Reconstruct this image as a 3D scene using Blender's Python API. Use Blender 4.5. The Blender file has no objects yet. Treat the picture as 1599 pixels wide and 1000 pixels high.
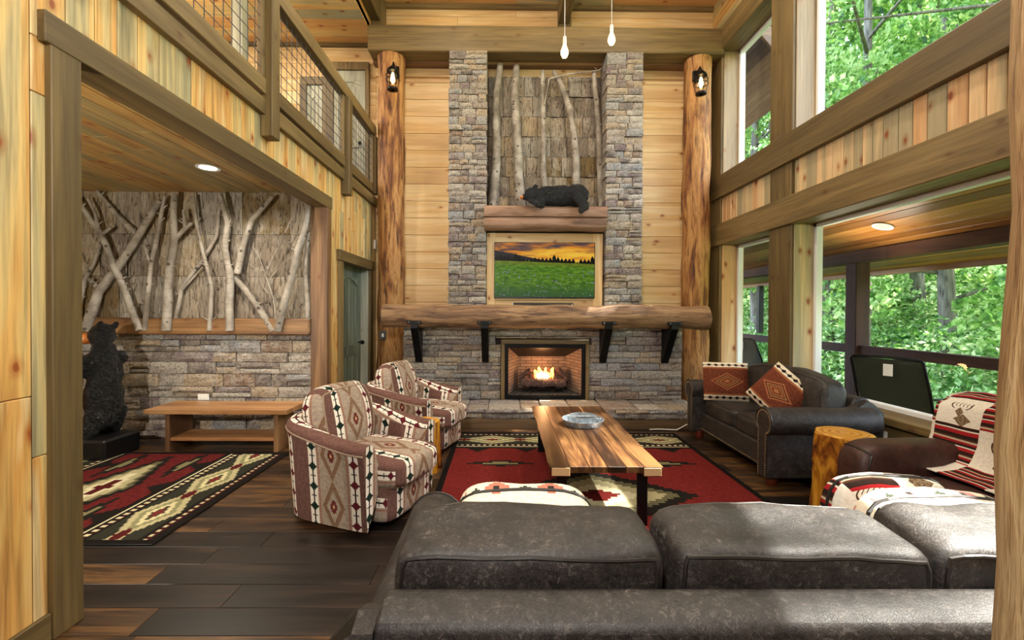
import bpy, math, random
from math import sin, cos, pi, radians, sqrt, atan2
from mathutils import Vector, Matrix, noise as mn
random.seed(7)
C = bpy.context.scene.collection
scene = bpy.context.scene

# ------------------------------------------------ camera, world, sun, big lights, exposure
F = 700.0
H = 1.45
cd = bpy.data.cameras.new('camera'); cam = bpy.data.objects.new('camera', cd); C.objects.link(cam)
cd.sensor_width = 36; cd.lens = 36 * F / 1599; cd.clip_start = 0.02; cd.clip_end = 300
cam.location = (0, 0, H)
cam.rotation_euler = (Matrix.Rotation(radians(-0.5), 4, 'Z') @ Matrix.Rotation(radians(90 - 0.6), 4, 'X') @ Matrix.Rotation(radians(0.3), 4, 'Z')).to_euler()
cd.shift_y = -0.0048; cd.shift_x = 0.00525
scene.camera = cam
vs = scene.view_settings
vs.view_transform = 'Standard'; vs.look = 'None'; vs.gamma = 1; vs.use_curve_mapping = False
vs.exposure = -0.02
w = bpy.data.worlds.new('world'); scene.world = w; w.use_nodes = True
wn = w.node_tree; bg = wn.nodes['Background']
sky = wn.nodes.new('ShaderNodeTexSky'); sky.sky_type = 'NISHITA'; sky.sun_disc = False
sky.sun_elevation = radians(57); sky.sun_rotation = radians(95); sky.air_density = 1.2; sky.dust_density = 2.5
wn.links.new(sky.outputs[0], bg.inputs[0]); bg.inputs[1].default_value = 2.0

def light(kind, name, loc, energy, color=(1, 1, 1), rot=(0, 0, 0), **kw):
    d = bpy.data.lights.new(name, kind); d.energy = energy; d.color = color
    for k, v in kw.items(): setattr(d, k, v)
    o = bpy.data.objects.new(name, d); C.objects.link(o); o.location = loc; o.rotation_euler = rot
    return o
sd = Vector((-cos(radians(57)) * cos(radians(4)), -cos(radians(57)) * sin(radians(4)), -sin(radians(57))))
light('SUN', 'sun', (20, 3, 20), 36.0, (1, .95, .85), sd.to_track_quat('-Z', 'Y').to_euler(), angle=radians(.6))
WARM = (1, .86, .68)
light('AREA', 'bear_room_lamp_glow', (-3.0, 1.5, 1.5), 70, (1, .9, .75), (radians(88), 0, radians(14)), shape='DISK', size=.12)
# the photographer's soft light beside the camera
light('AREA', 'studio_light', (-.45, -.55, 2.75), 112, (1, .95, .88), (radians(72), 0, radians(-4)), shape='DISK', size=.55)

# ------------------------------------------------ shader expression helpers
def hx(h):
    h = h.lstrip('#'); v = [int(h[i:i + 2], 16) / 255 for i in (0, 2, 4)]
    return tuple((x / 12.92 if x <= .04045 else ((x + .055) / 1.055) ** 2.4) for x in v) + (1,)
class E:
    def __init__(s, t, k): s.t = t; s.k = k
    def _b(s, op, *a, **k): return s.t.math(op, *a)
    def __add__(s, o): return s.t.math('ADD', s, o)
    __radd__ = __add__
    def __sub__(s, o): return s.t.math('SUBTRACT', s, o)
    def __rsub__(s, o): return s.t.math('SUBTRACT', o, s)
    def __mul__(s, o): return s.t.math('MULTIPLY', s, o)
    __rmul__ = __mul__
    def __truediv__(s, o): return s.t.math('DIVIDE', s, o)
    def __lt__(s, o): return s.t.math('LESS_THAN', s, o)
    def __gt__(s, o): return s.t.math('GREATER_THAN', s, o)
    def __neg__(s): return s * -1.0
    def frac(s): return s.t.math('FRACT', s)
    def floor(s): return s.t.math('FLOOR', s)
    def abs(s): return s.t.math('ABSOLUTE', s)
    def mod(s, p): return s.t.math('FLOORED_MODULO', s, p)
    def q(s, p): return (s / p).floor() * p
class T:
    def __init__(s, name):
        s.m = bpy.data.materials.new(name); s.m.use_nodes = True
        s.nt = s.m.node_tree; s.nt.nodes.clear()
        s.out = s.nt.nodes.new('ShaderNodeOutputMaterial')
        s.p = s.nt.nodes.new('ShaderNodeBsdfPrincipled')
        s.nt.links.new(s.p.outputs[0], s.out.inputs[0]); s._pos = s._rnd = None
    def n(s, ty, **kw):
        x = s.nt.nodes.new(ty)
        for k, v in kw.items(): setattr(x, k, v)
        return x
    def plug(s, sock, v):
        if isinstance(v, E): s.nt.links.new(v.k, sock)
        elif v is not None: sock.default_value = v
    def math(s, op, *a):
        x = s.n('ShaderNodeMath', operation=op)
        for i, v in enumerate(a): s.plug(x.inputs[i], v)
        return E(s, x.outputs[0])
    def pos(s):
        if not s._pos: s._pos = E(s, s.n('ShaderNodeNewGeometry').outputs['Position'])
        return s._pos
    def objc(s): return E(s, s.n('ShaderNodeTexCoord').outputs['Object'])
    def uv(s):
        a = s.sep(E(s, s.n('ShaderNodeUVMap').outputs[0])); return a[0], a[1]
    def rnd(s):
        if not s._rnd: s._rnd = E(s, s.n('ShaderNodeObjectInfo').outputs['Random'])
        return s._rnd
    def sep(s, v):
        x = s.n('ShaderNodeSeparateXYZ'); s.plug(x.inputs[0], v); return [E(s, o) for o in x.outputs]
    def comb(s, a, b, c):
        x = s.n('ShaderNodeCombineXYZ')
        for i, v in enumerate((a, b, c)): s.plug(x.inputs[i], v)
        return E(s, x.outputs[0])
    def noise(s, v, sc=5, det=3, ro=.5, dist=0):
        x = s.n('ShaderNodeTexNoise'); s.plug(x.inputs['Vector'], v)
        x.inputs['Scale'].default_value = sc; x.inputs['Detail'].default_value = det
        x.inputs['Roughness'].default_value = ro; x.inputs['Distortion'].default_value = dist
        return E(s, x.outputs['Fac'])
    def voro(s, v, sc=5, feat='F1', out='Distance', rnd=1):
        x = s.n('ShaderNodeTexVoronoi', feature=feat); s.plug(x.inputs['Vector'], v)
        x.inputs['Scale'].default_value = sc; x.inputs['Randomness'].default_value = rnd
        return E(s, x.outputs[out])
    def ramp(s, f, stops, interp='LINEAR'):
        x = s.n('ShaderNodeValToRGB'); r = x.color_ramp; r.interpolation = interp
        while len(r.elements) < len(stops): r.elements.new(.5)
        for e, (p, c) in zip(r.elements, stops):
            e.position = p; e.color = hx(c) if isinstance(c, str) else (c, c, c, 1)
        s.plug(x.inputs[0], f); return E(s, x.outputs[0])
    def mix(s, f, a, b, mode='MIX'):
        x = s.n('ShaderNodeMix', data_type='RGBA', blend_type=mode)
        s.plug(x.inputs[0], f); s.plug(x.inputs[6], hx(a) if isinstance(a, str) else a); s.plug(x.inputs[7], hx(b) if isinstance(b, str) else b)
        return E(s, x.outputs[2])
    def smooth(s, v, a, b):
        x = s.n('ShaderNodeMapRange', interpolation_type='SMOOTHSTEP')
        s.plug(x.inputs[0], v); x.inputs[1].default_value = a; x.inputs[2].default_value = b
        return E(s, x.outputs[0])
    def done(s, col, rough=.6, bump=None, bs=.3, bd=.01, metal=0, spec=.5, emit=None, es=1):
        s.plug(s.p.inputs['Base Color'], hx(col) if isinstance(col, str) else col)
        s.plug(s.p.inputs['Roughness'], rough); s.p.inputs['Metallic'].default_value = metal
        s.p.inputs['Specular IOR Level'].default_value = spec
        if emit is not None:
            s.plug(s.p.inputs['Emission Color'], hx(emit) if isinstance(emit, str) else emit); s.p.inputs['Emission Strength'].default_value = es
        if bump is not None:
            b = s.n('ShaderNodeBump'); s.plug(b.inputs['Height'], bump)
            b.inputs['Strength'].default_value = bs; b.inputs['Distance'].default_value = bd
            s.nt.links.new(b.outputs[0], s.p.inputs['Normal'])
        return s.m
def axes(t, axis, obj=False):
    x, y, z = t.sep(t.objc() if obj else t.pos()); r = t.rnd()
    a, b, c = {'x': (x, y, z), 'y': (y, x, z), 'z': (z, x, y)}[axis]
    return a + r * 37.0, b + r * 11.3, c + r * 17.7
def wood(name, axis, stops, knots=1.0, kd=.45, rough=.5, grain=.35, tone=.25, knotc='#7a3410', bs=.15, obj=False, kscale=1.0):
    t = T(name); a, b, c = axes(t, axis, obj)
    v = t.comb(a * .55, b * 7, c * 7)
    f = t.noise(v, 1.0, 3, .55, .6)
    g = t.noise(t.comb(a * 1.6, b * 38, c * 38), 1.0, 3, .6, .3)
    tn = (t.rnd() * 7.31).frac()
    col = t.ramp(t.smooth(f + (tn - .5) * tone, .25, .78), stops)
    col = t.mix(t.smooth(g, .35, .75) * grain, col, '#3a230c', 'MULTIPLY')
    if knots:
        vx = t.n('ShaderNodeTexVoronoi', voronoi_dimensions='2D', feature='F1'); vx.inputs['Scale'].default_value = 1.0
        t.plug(vx.inputs['Vector'], t.comb(a * 3.2 * kscale, (b + c) * 5.5 * kscale, 0.0)); k = E(t, vx.outputs['Distance'])
        k = k + (t.noise(t.comb(a * 14, b * 22, c * 22), 1, 3) - .5) * .12
        cr, cg, cb = t.sep(E(t, vx.outputs['Color'])); k = k + (cr > kd) * .5 + cg * .06
        col = t.mix((1.0 - t.smooth(k, .08, .26)) * .6 * knots, col, '#c8843c', 'MULTIPLY')
        col = t.mix((1.0 - t.smooth(k, .07, .12)) * .85 * knots, col, knotc)
    return t.done(col, rough, g, bs, .004)
PINE = [(0, '#a0966f'), (.16, '#c0ac78'), (.4, '#d8b672'), (.62, '#d9aa60'), (.82, '#cd964d'), (1, '#e2c68e')]
PALE = [(0, '#cfa873'), (.3, '#dfbb83'), (.6, '#e8cb97'), (1, '#d9ae70')]
PINKY = [(0, '#a29472'), (.3, '#c9ae80'), (.6, '#d8b688'), (1, '#c59868')]
STAIN = [(0, '#5f4d2b'), (.4, '#6d5933'), (.7, '#77623a'), (1, '#866f45')]
CEIL = [(0, '#a8a282'), (.25, '#cdb47e'), (.5, '#e0bd7a'), (.75, '#dcb06c'), (1, '#d4a062')]
CEDAR = [(0, '#5f4128'), (.5, '#825e3a'), (1, '#9c774e')]
W = {}
for ax in 'xyz':
    W['pine_' + ax] = wood('knotty_pine_' + ax, ax, PINE, grain=.5, tone=.3, knotc='#8a3f12')
    W['pale_' + ax] = wood('pale_pine_' + ax, ax, PALE, grain=.15, tone=.35, knots=.8, kd=.16)
    W['pink_' + ax] = wood('light_pine_' + ax, ax, PINKY, grain=.2, tone=.5)
    W['stain_' + ax] = wood('stained_timber_' + ax, ax, STAIN, knots=.5, kd=.2, grain=.4, tone=.35, knotc='#3d2a12', rough=.55)
    W['ceil_' + ax] = wood('ceiling_pine_' + ax, ax, CEIL, grain=.2, tone=.75, rough=.4)
    W['cedar_' + ax] = wood('cedar_' + ax, ax, CEDAR, knots=.4, grain=.35, tone=.4, knotc='#4a2410', rough=.5)
W['jamb'] = wood('tan_jamb_timber', 'z', [(0, '#8a7350'), (1, '#a88f68')], knots=.5, grain=.3)
W['bear_ceiling'] = wood('low_ceiling_pine', 'y', [(0, '#857650'), (.4, '#a88c55'), (.7, '#b58e4e'), (1, '#9a7240')], grain=.3, tone=.45, rough=.4)
W['porch_y'] = wood('porch_ceiling_boards', 'y', [(0, '#7d5022'), (.5, '#a06a30'), (1, '#b98546')], knots=.5, grain=.3, tone=.6, rough=.35)
W['darkpost'] = wood('dark_stained_post', 'z', [(0, '#21120b'), (1, '#3d2114')], knots=0, rough=.9)
W['darkrail'] = wood('dark_stained_rail', 'y', [(0, '#2e190f'), (1, '#4d2c1a')], knots=0, rough=.9)
W['bench'] = wood('bench_cedar', 'x', [(0, '#8a5c38'), (.5, '#a6784c'), (1, '#bb9064')], knots=.4, grain=.3, rough=.4)

def floor_mat():
    t = T('dark_plank_floor'); x, y, z = t.sep(t.pos()); r = t.rnd()
    x = x + r * 41.0; y = y + r * 13.0
    f = t.noise(t.comb(x * .8, y * 7, r * 9), 1, 4, .6, .8)
    g = t.noise(t.comb(x * 3, y * 60, 0.0), 1, 3, .6)
    col = t.ramp(t.smooth(f + (r - .5) * .38, .25, .78), [(0, '#140d09'), (.3, '#281a11'), (.55, '#3a2718'), (.8, '#644422'), (1, '#38291d')])
    col = t.mix(t.smooth(g, .4, .7) * .6, col, '#1c1109', 'MULTIPLY')
    return t.done(col, t.smooth(f, 0, 1) * .2 + .3, g, .15, .003)
M = {'floor': floor_mat()}
def log_mat(name, stops, axis, dark='#2b160b', sc=1.0, amt=.9):
    t = T(name); a, b, c = axes(t, axis, True)
    f = t.noise(t.comb(a * 1.3 * sc, b * 9 * sc, c * 9 * sc), 1, 5, .6, .7)
    g = t.noise(t.comb(a * 3 * sc, b * 26 * sc, c * 26 * sc), 1, 4, .65, .5)
    col = t.ramp(t.smooth(f * .7 + g * .3, .3, .7), stops)
    col = t.mix((1.0 - t.smooth(g, .3, .46)) * amt, col, dark)
    return t.done(col, .7, f + g * .6, .8, .03)
LOGC = [(0, '#43220f'), (.28, '#7a4a24'), (.5, '#a06e3a'), (.75, '#b98a52'), (1, '#8f5f34')]
M['log_z'] = log_mat('peeled_log_upright', LOGC, 'z')
M['log_x'] = log_mat('mantel_log_wood', [(0, '#46301f'), (.3, '#6e5138'), (.6, '#8a6a4b'), (1, '#a1835f')], 'x', amt=.75, sc=.9)
M['log_half'] = log_mat('shelf_log_wood', [(0, '#5f4434'), (.5, '#876750'), (1, '#a18068')], 'x', amt=.25, sc=.7)
M['log_near'] = log_mat('foreground_log', [(0, '#6e4c2a'), (.3, '#96734a'), (.6, '#a98a5e'), (.8, '#b89c72'), (1, '#8a6236')], 'z', amt=.3, sc=.9)
def stone_mat():
    t = T('ledge_stone'); x = t.pos(); r = t.rnd()
    base = t.ramp(r, [(0, '#6f6763'), (.16, '#8f8478'), (.32, '#a09a90'), (.48, '#75686a'), (.62, '#a08f78'), (.76, '#8a8c8e'), (.88, '#86705f'), (.94, '#b3aca0')], 'CONSTANT')
    v = t.comb(*[c + r * 9.0 for c in t.sep(x)])
    f = t.noise(v, 9, 5, .65, .4); g = t.noise(v, 45, 4, .7)
    col = t.mix(t.smooth(f, .35, .65) * .7, base, t.ramp(f, [(.3, '#7d6862'), (.5, '#ab9f8e'), (.7, '#8b8d90')]))
    col = t.mix((1.0 - t.smooth(g, .34, .56)) * .65, col, '#564538', 'MULTIPLY')
    return t.done(col, .85, f + g * .5, .7, .02)
M['stone'] = stone_mat()
M['mortar'] = T('mortar'); M['mortar'] = M['mortar'].done('#352d27', .95)
def bark_mat():
    t = T('bark_tile'); x, y, z = t.sep(t.pos()); r = t.rnd()
    z2 = z + r * 9.0; x2 = x + r * 5.0
    f = t.noise(t.comb(x2 * 34, y * 34, z2 * 7), 1, 4, .65, 1.0)
    g = t.noise(t.comb(x2 * 5, y * 5, z2 * 4), 1, 4, .6)
    base = t.ramp(r, [(0, '#8f8273'), (.2, '#a0927f'), (.4, '#857868'), (.6, '#a69478'), (.8, '#9c9486'), (.93, '#7f6a48')], 'CONSTANT')
    col = t.mix(t.smooth(g, .45, .68) * .6, base, '#b9b1a2')
    col = t.mix((1.0 - t.smooth(f, .3, .52)) * .85, col, '#3c2f24', 'MULTIPLY')
    return t.done(col, .95, f, 1.0, .04)
M['bark'] = bark_mat()
def birch_mat():
    t = T('birch_bark'); x, y, z = t.sep(t.objc()); r = t.rnd()
    f = t.noise(t.comb(x * 6, y * 6, z * 5 + r * 9.0), 1, 3)
    l = t.noise(t.comb(x * 9, y * 9, z * 48 + r * 7.0), 1, 2, .5)
    k = t.voro(t.comb(x * 9, y * 9, z * 9 + r * 5.0), 1)
    col = t.ramp(t.smooth(f, .3, .7), [(0, '#6e655a'), (.5, '#8f867a'), (1, '#aaa296')])
    col = t.mix(t.smooth(l, .6, .7) * .6, col, '#6c5c4c')
    col = t.mix((1.0 - t.smooth(k, .12, .2)) * .85, col, '#2e241c')
    return t.done(col, .8, l + k * .4, .5, .01)
M['birch'] = birch_mat()
def leather(name, c0, c1, c2, sheen=.42):
    t = T(name); v = t.objc()
    f = t.noise(v, 9, 7, .75, .8); g = t.noise(v, 42, 7, .85, 1.5); k = t.voro(v, 160, 'DISTANCE_TO_EDGE')
    vn = (t.noise(v, 26, 6, .8, 3.0) - .5).abs()
    col = t.mix(t.smooth(f, .35, .65), c0, c1)
    col = t.mix(t.smooth(g, .5, .66) * t.smooth(f, .35, .6) * .8, col, c2)
    col = t.mix((1.0 - t.smooth(vn, 0, .014)) * .4, col, c2)
    return t.done(col, t.smooth(g, .2, .9) * .22 + sheen, t.noise(v, 10, 5, .6) + g * .12 + t.smooth(k, 0, .12) * .05, .35, .014, spec=.45)
M['leather'] = leather('charcoal_leather', '#14110f', '#272220', '#6a625c')
M['leather_brown'] = leather('brown_leather', '#2d1a18', '#412723', '#573831', .33)
M['piping'] = T('leather_piping').done('#211d1b', .4)
def simple(name, col, rough=.5, metal=0, **k): return T(name).done(col, rough, metal=metal, **k)
M['black'] = simple('black_iron', '#0c0c0d', .45, .6)
M['blackpl'] = simple('black_plastic', '#0e0e0f', .35)
M['white'] = simple('white_vinyl', '#dfe2e2', .4)
M['whitepl'] = simple('white_plastic', '#e3e0d8', .45)
M['brass'] = simple('brass_nail', '#9c8a6c', .35, .9)
M['steel'] = simple('galvanised_wire', '#55575a', .5, .6)
M['zinc'] = T('galvanised_tray'); _t = M['zinc']
M['zinc'] = _t.done(_t.ramp(_t.noise(_t.pos(), 30, 4), [(.3, '#8f9aa3'), (.7, '#c5ccd2')]), .35, metal=.75)
M['redfoot'] = simple('mahogany_foot', '#5c2413', .3)
M['door'] = wood('grey_green_door', 'z', [(0, '#525c4f'), (.5, '#6b7464'), (1, '#858b78')], knots=.3, grain=.3, tone=.1, knotc='#3a3a2c')
M['doorpale'] = wood('pale_grey_door', 'z', [(0, '#8f9080'), (.5, '#a7a794'), (1, '#bcb9a3')], knots=.3, grain=.2, tone=.1, knotc='#5a5a4c')
M['rough_board'] = wood('hearth_trim_board', 'x', [(0, '#54402a'), (1, '#755c3e')], knots=.3)
def glass_mat():
    t = T('window_glass'); t.nt.nodes.remove(t.p)
    a = t.n('ShaderNodeBsdfTransparent'); b = t.n('ShaderNodeBsdfGlossy'); b.inputs['Roughness'].default_value = .02
    b.inputs[0].default_value = (1, 1, 1, 1)
    lw = t.n('ShaderNodeLayerWeight'); lw.inputs[0].default_value = .5
    fr = t.math('POWER', E(t, lw.outputs['Facing']), 5.0) * .7 + .025
    mx = t.n('ShaderNodeMixShader'); t.nt.links.new(fr.k, mx.inputs[0])
    t.nt.links.new(a.outputs[0], mx.inputs[1]); t.nt.links.new(b.outputs[0], mx.inputs[2]); t.nt.links.new(mx.outputs[0], t.out.inputs[0])
    return t.m
M['glass'] = glass_mat()
def emit(name, col, s): return T(name).done(col, .5, emit=col, es=s)
M['lamp'] = emit('lit_diffuser', '#fff0d6', 9)
M['bulb'] = emit('lit_bulb', '#ffd58a', 14)
M['flame'] = emit('flame', '#ff9440', 7)
M['flamecore'] = emit('flame_core', '#ffe0a0', 14)
def leaf_mat(name, c0, c1, c2):
    t = T(name); v = t.pos(); n = t.noise(v, 1.1, 4, .65); g = t.noise(v, 9, 2)
    col = t.ramp(t.smooth(n * .6 + g * .4, .36, .64), [(0, c0), (.5, c1), (1, c2)])
    t.done(col, .5)
    tr = t.n('ShaderNodeBsdfTranslucent'); t.plug(tr.inputs[0], col); mx = t.n('ShaderNodeMixShader'); mx.inputs[0].default_value = .5
    t.nt.links.new(t.p.outputs[0], mx.inputs[1]); t.nt.links.new(tr.outputs[0], mx.inputs[2]); t.nt.links.new(mx.outputs[0], t.out.inputs[0])
    return t.m
M['leaf'] = leaf_mat('oak_leaves', '#2f5c24', '#86b450', '#e0eea8')
M['leaf2'] = leaf_mat('undergrowth_leaves', '#2c5a26', '#7fae50', '#eaf4c4')
M['trunk'] = log_mat('tree_bark', [(0, '#4a4238'), (.5, '#7d7266'), (1, '#9a9084')], 'z')
_t = T('forest_ground'); M['ground'] = _t.done(_t.ramp(_t.noise(_t.pos(), 1.5, 6, .7), [(.3, '#3a4a22'), (.5, '#5f7a38'), (.7, '#8a9a5a')]), .95)

# ---- patterned textiles
def fabric_chair():
    t = T('southwest_chenille'); u, v = t.uv()
    x = u.mod(.56)
    def cross(cx, per, off, s):      # stepped cross motif
        yy = (v + off).mod(per) - per / 2; q_ = .0075
        return ((((x - cx).abs().q(q_)) + (yy.abs().q(q_))) < s * .72) + (((x - cx).abs() < s * .95) * (yy.abs() < .006))
    nz = t.noise(t.comb(u * 40, v * 40, 0.0), 1, 3)
    tan_ = t.ramp(nz, [(.3, '#86756a'), (.7, '#a2937f')]); mauve = t.ramp(nz, [(.3, '#583e37'), (.7, '#6d4e45')])
    cream = '#d9cfc0'
    col = tan_
    zz = ((v / .02).frac() - .5).abs() * .016
    # big dotted diamonds in the tan band, x .25-.47
    dx = (x - .365).abs(); dy = (v.mod(.34) - .17).abs()
    d = dx / .085 + dy / .165
    dots = (((dx + v * .5) / .013).frac() > .35) * ((v / .0125).frac() > .3)
    ring = (d < 1.0) * (d > .66)
    col = t.mix(ring * .55, col, '#94683f'); col = t.mix(ring * dots, col, '#3b211b')
    ring2 = ((d < 1.08) * (d > 1.0)); col = t.mix(ring2 * .8, col, '#7a5a3c')
    core = ((dx.q(.009) / .03 + dy.q(.009) / .055) < .8); col = t.mix(core, col, '#5e2a24')
    core2 = ((dx / .012 + dy / .02) < .8); col = t.mix(core2, col, '#c09a70')
    # mauve band
    m = x < .155; col = t.mix(m, col, mauve)
    wv = ((v * 3.2 + (x * 18.0)).frac() - .5).abs() < .06
    col = t.mix(m * wv * .3, col, '#4d302a')
    # two cream strips
    for cx, cc, off in ((.19, '#531a20', 0.0), (.525, '#14241c', .05)):
        ss = ((x - cx).abs() < .034); col = t.mix(ss, col, cream)
        ln = ((x - cx).abs() < .0055); col = t.mix(ln, col, '#15110f')
        tick = ((x - cx).abs() < .022) * (((v + off) .mod(.135) - .0).abs() < .009); col = t.mix(tick * .85, col, '#2a2422')
        c = cross(cx, .135, off, .036); col = t.mix(c, col, cc)
    edge = ((x - .24).abs() < zz + .002); col = t.mix(edge, col, '#8b5e4c')
    edge = ((x - .477).abs() < zz + .002); col = t.mix(edge, col, '#8b5e4c')
    return t.done(col, .95, t.noise(t.comb(u * 400, v * 400, 0.0), 1, 2), .35, .004, spec=.15)
M['chenille'] = fabric_chair()
def fabric_rust():
    t = T('rust_pillow_fabric'); u, v = t.uv()   # u,v in metres, centred
    a = u.abs(); b = v.abs()
    nz = t.noise(t.comb(u * 50, v * 50, 0.0), 1, 3)
    col = t.ramp(nz, [(.3, '#5a2a1c'), (.7, '#74402c')])
    d = a / .17 + b / .10
    for lo, hi, c in ((.0, .22, '#a06a44'), (.38, .5, '#9a6238'), (.62, .72, '#8f7048'), (.9, 1.0, '#a56a44')):
        col = t.mix((d < hi) * (d > lo), col, c)
    b2 = b > .155; col = t.mix(b2, col, '#d6c8b0')
    k = (((u).mod(.07) - .035).abs() / .03 + (b - .18).abs() / .016) < 1.0
    col = t.mix(k, col, '#231a18'); col = t.mix(((b - .18).abs() < .003), col, '#231a18')
    e = ((b - .145).abs() < ((u / .018).frac() - .5).abs() * .016); col = t.mix(e, col, '#a8683c')
    return t.done(col, .95, t.noise(t.comb(u * 300, v * 300, 0.0), 1, 2), .3, .004, spec=.15)
M['rust'] = fabric_rust()
def fabric_cream(name, pink):
    t = T(name); u, v = t.uv()
    nz = t.noise(t.comb(u * 60, v * 60, 0.0), 1, 3)
    col = t.ramp(nz, [(.3, '#cfc4ae'), (.7, '#e4dac6')])
    yy = v.mod(.22) - .11
    xx = u.mod(.17) - .085
    st = ((xx.q(.014) + .007).abs() + (yy.q(.014) + .007).abs()) < .05
    col = t.mix(st, col, pink)
    band = (yy.abs() - .095) > 0.0; col = t.mix(band * .9, col, pink)
    st2 = ((xx.q(.01) + .005).abs() + (yy.q(.01) + .005).abs()) < .018; col = t.mix(st2, col, '#2c2a26')
    k2 = (((u + .085).mod(.17) - .085).q(.012).abs() * .7 + (yy.q(.012)).abs()) < .016; col = t.mix(k2, col, '#3a4034')
    return t.done(col, .95, nz, .3, .004, spec=.15)
M['pinkcream'] = fabric_cream('pink_cream_fabric', '#b0705c')
M['creamrose'] = fabric_cream('cream_rose_fabric', '#c48a84')
def fabric_deer():
    t = T('lodge_patchwork_throw'); u, v = t.uv()
    s = .26; cu = (u / s).floor(); cv = (v / s).floor(); fu = (u / s).frac(); fv = (v / s).frac()
    chk = ((cu + cv) * .5).frac() > .25
    st = (v * 9.0).frac()
    stripes = t.ramp(st, [(0, '#2a1d18'), (.2, '#9c2226'), (.42, '#d8cfc2'), (.5, '#2a1d18'), (.66, '#8f1f22'), (.8, '#b5a48c'), (.9, '#4a2f22')], 'CONSTANT')
    x = fu - .5; y = fv - .42
    head = ((x * 1.0).abs() / .1 + (y * 1.0).abs() / .17) < 1.0
    neck = ((x + .1).abs() / .2 + (y + .25).abs() / .2) < 1.0
    r = (x * x + (y - .28) * (y - .28)); ant = ((r - .05).abs() < .007) * (y < .36) * (y > .1)
    tine = (((x * 12.0).frac() - .5).abs() < .12) * (y > .2) * (y < .36) * (x.abs() < .26)
    nz = t.noise(t.comb(u * 70, v * 70, 0.0), 1, 3)
    cream = t.ramp(nz, [(.3, '#cfc8bc'), (.7, '#e4ded2')])
    br = t.ramp(nz, [(.35, '#54402e'), (.65, '#8f7a60')])
    an = t.mix(head + neck, cream, br); an = t.mix(ant + tine, an, '#4a3a2a')
    return t.done(t.mix(chk, stripes, an), .95, nz, .3, .004, spec=.1)
M['deer'] = fabric_deer()
def rug_mat(name, red, L, Wd, CY=0.0):
    # uv in metres: u across the width (0..Wd), v along the length (0..L)
    t = T(name); u, v = t.uv()
    nz = t.noise(t.comb(u * 30, v * 30, 0.0), 1, 3); wv = t.noise(t.comb(u * 160, v * 160, 0.0), 1, 2)
    ve = t.math('MINIMUM', v, L - v); uc = u - Wd / 2
    red_ = t.ramp(nz, [(.3, red[0]), (.7, red[1])])
    qx = .03; qy = .035
    uq = uc.q(qx) + qx / 2
    vq = (v - L / 2).q(qy) + qy / 2
    col = red_
    # stepped field medallions
    def med(cx, cy, a, b, c, col):
        d = (uq - cx).abs() / a + ((vq - cy).abs()) / b
        return t.mix(d < 1.0, col, c)
    hb = L / 2 - .55
    saw = ((uc / .5).frac() - .5).abs() * .5
    dark = (v - L / 2).abs() + saw.q(.03) > hb + .06
    col = t.mix(dark, col, '#17130f')
    for cy in (-hb * .55, hb * .55):
        col = med(-Wd * .3, cy, .34, .09, '#1a1712', col); col = med(Wd * .3, cy, .34, .09, '#1a1712', col)
        col = med(-Wd * .3, cy, .2, .04, '#7a7250', col); col = med(Wd * .3, cy, .2, .04, '#7a7250', col)
    cyo = CY
    k = min(1, hb / 1.1)
    col = med(0.0, cyo, .80, .56 * k, '#1a1712', col)
    col = med(0.0, cyo, .66, .44 * k, '#5f5a40', col)
    col = med(0.0, cyo, .56, .34 * k, '#a89f78', col)
    col = med(0.0, cyo, .36, .22 * k, '#cfc5a0', col)
    col = med(0.0, cyo, .2, .12 * k, red[0], col)
    # end bands
    def band(lo, hi, c, col): return t.mix((ve > lo) * (ve < hi), col, c)
    col = band(-1.0, .6, '#17120f', col)
    col = band(.06, .1, '#3a1412', col)
    dash = ((u / .06).frac() > .5)
    col = t.mix((ve > .075) * (ve < .1) * dash, col, '#b9ad88')
    col = band(.13, .45, '#2a2a20', col)
    yy = ((ve - .29).q(.016) + .008).abs(); xx = ((u - .1).mod(.62) - .31).q(.024).abs() 
    for k, c in ((1.0, '#a89f78'), (.72, '#7d7a58'), (.5, '#c2b78c'), (.3, '#3c3a2a'), (.18, red[1])):
        col = t.mix((ve > .13) * (ve < .45) * ((yy / .16 + xx / .40) < k), col, c)
    col = t.mix((ve > .13) * (ve < .45) * ((yy / .05 + (.31 - xx) / .09) < 1.0), col, red[0])
    col = band(.47, .5, '#2e1210', col)
    col = t.mix((ve > .475) * (ve < .51) * dash, col, '#c6ba94')
    col = band(.535, .55, '#cfc3a0', col)
    ue = t.math('MINIMUM', u, Wd - u); col = t.mix(ue < .05, col, '#120e0c')
    col = t.mix(.35, col, t.ramp(wv, [(.3, '#555555'), (.7, '#ffffff')]), 'MULTIPLY')
    return t.done(col, .98, wv, .4, .006, spec=.1)
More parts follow.
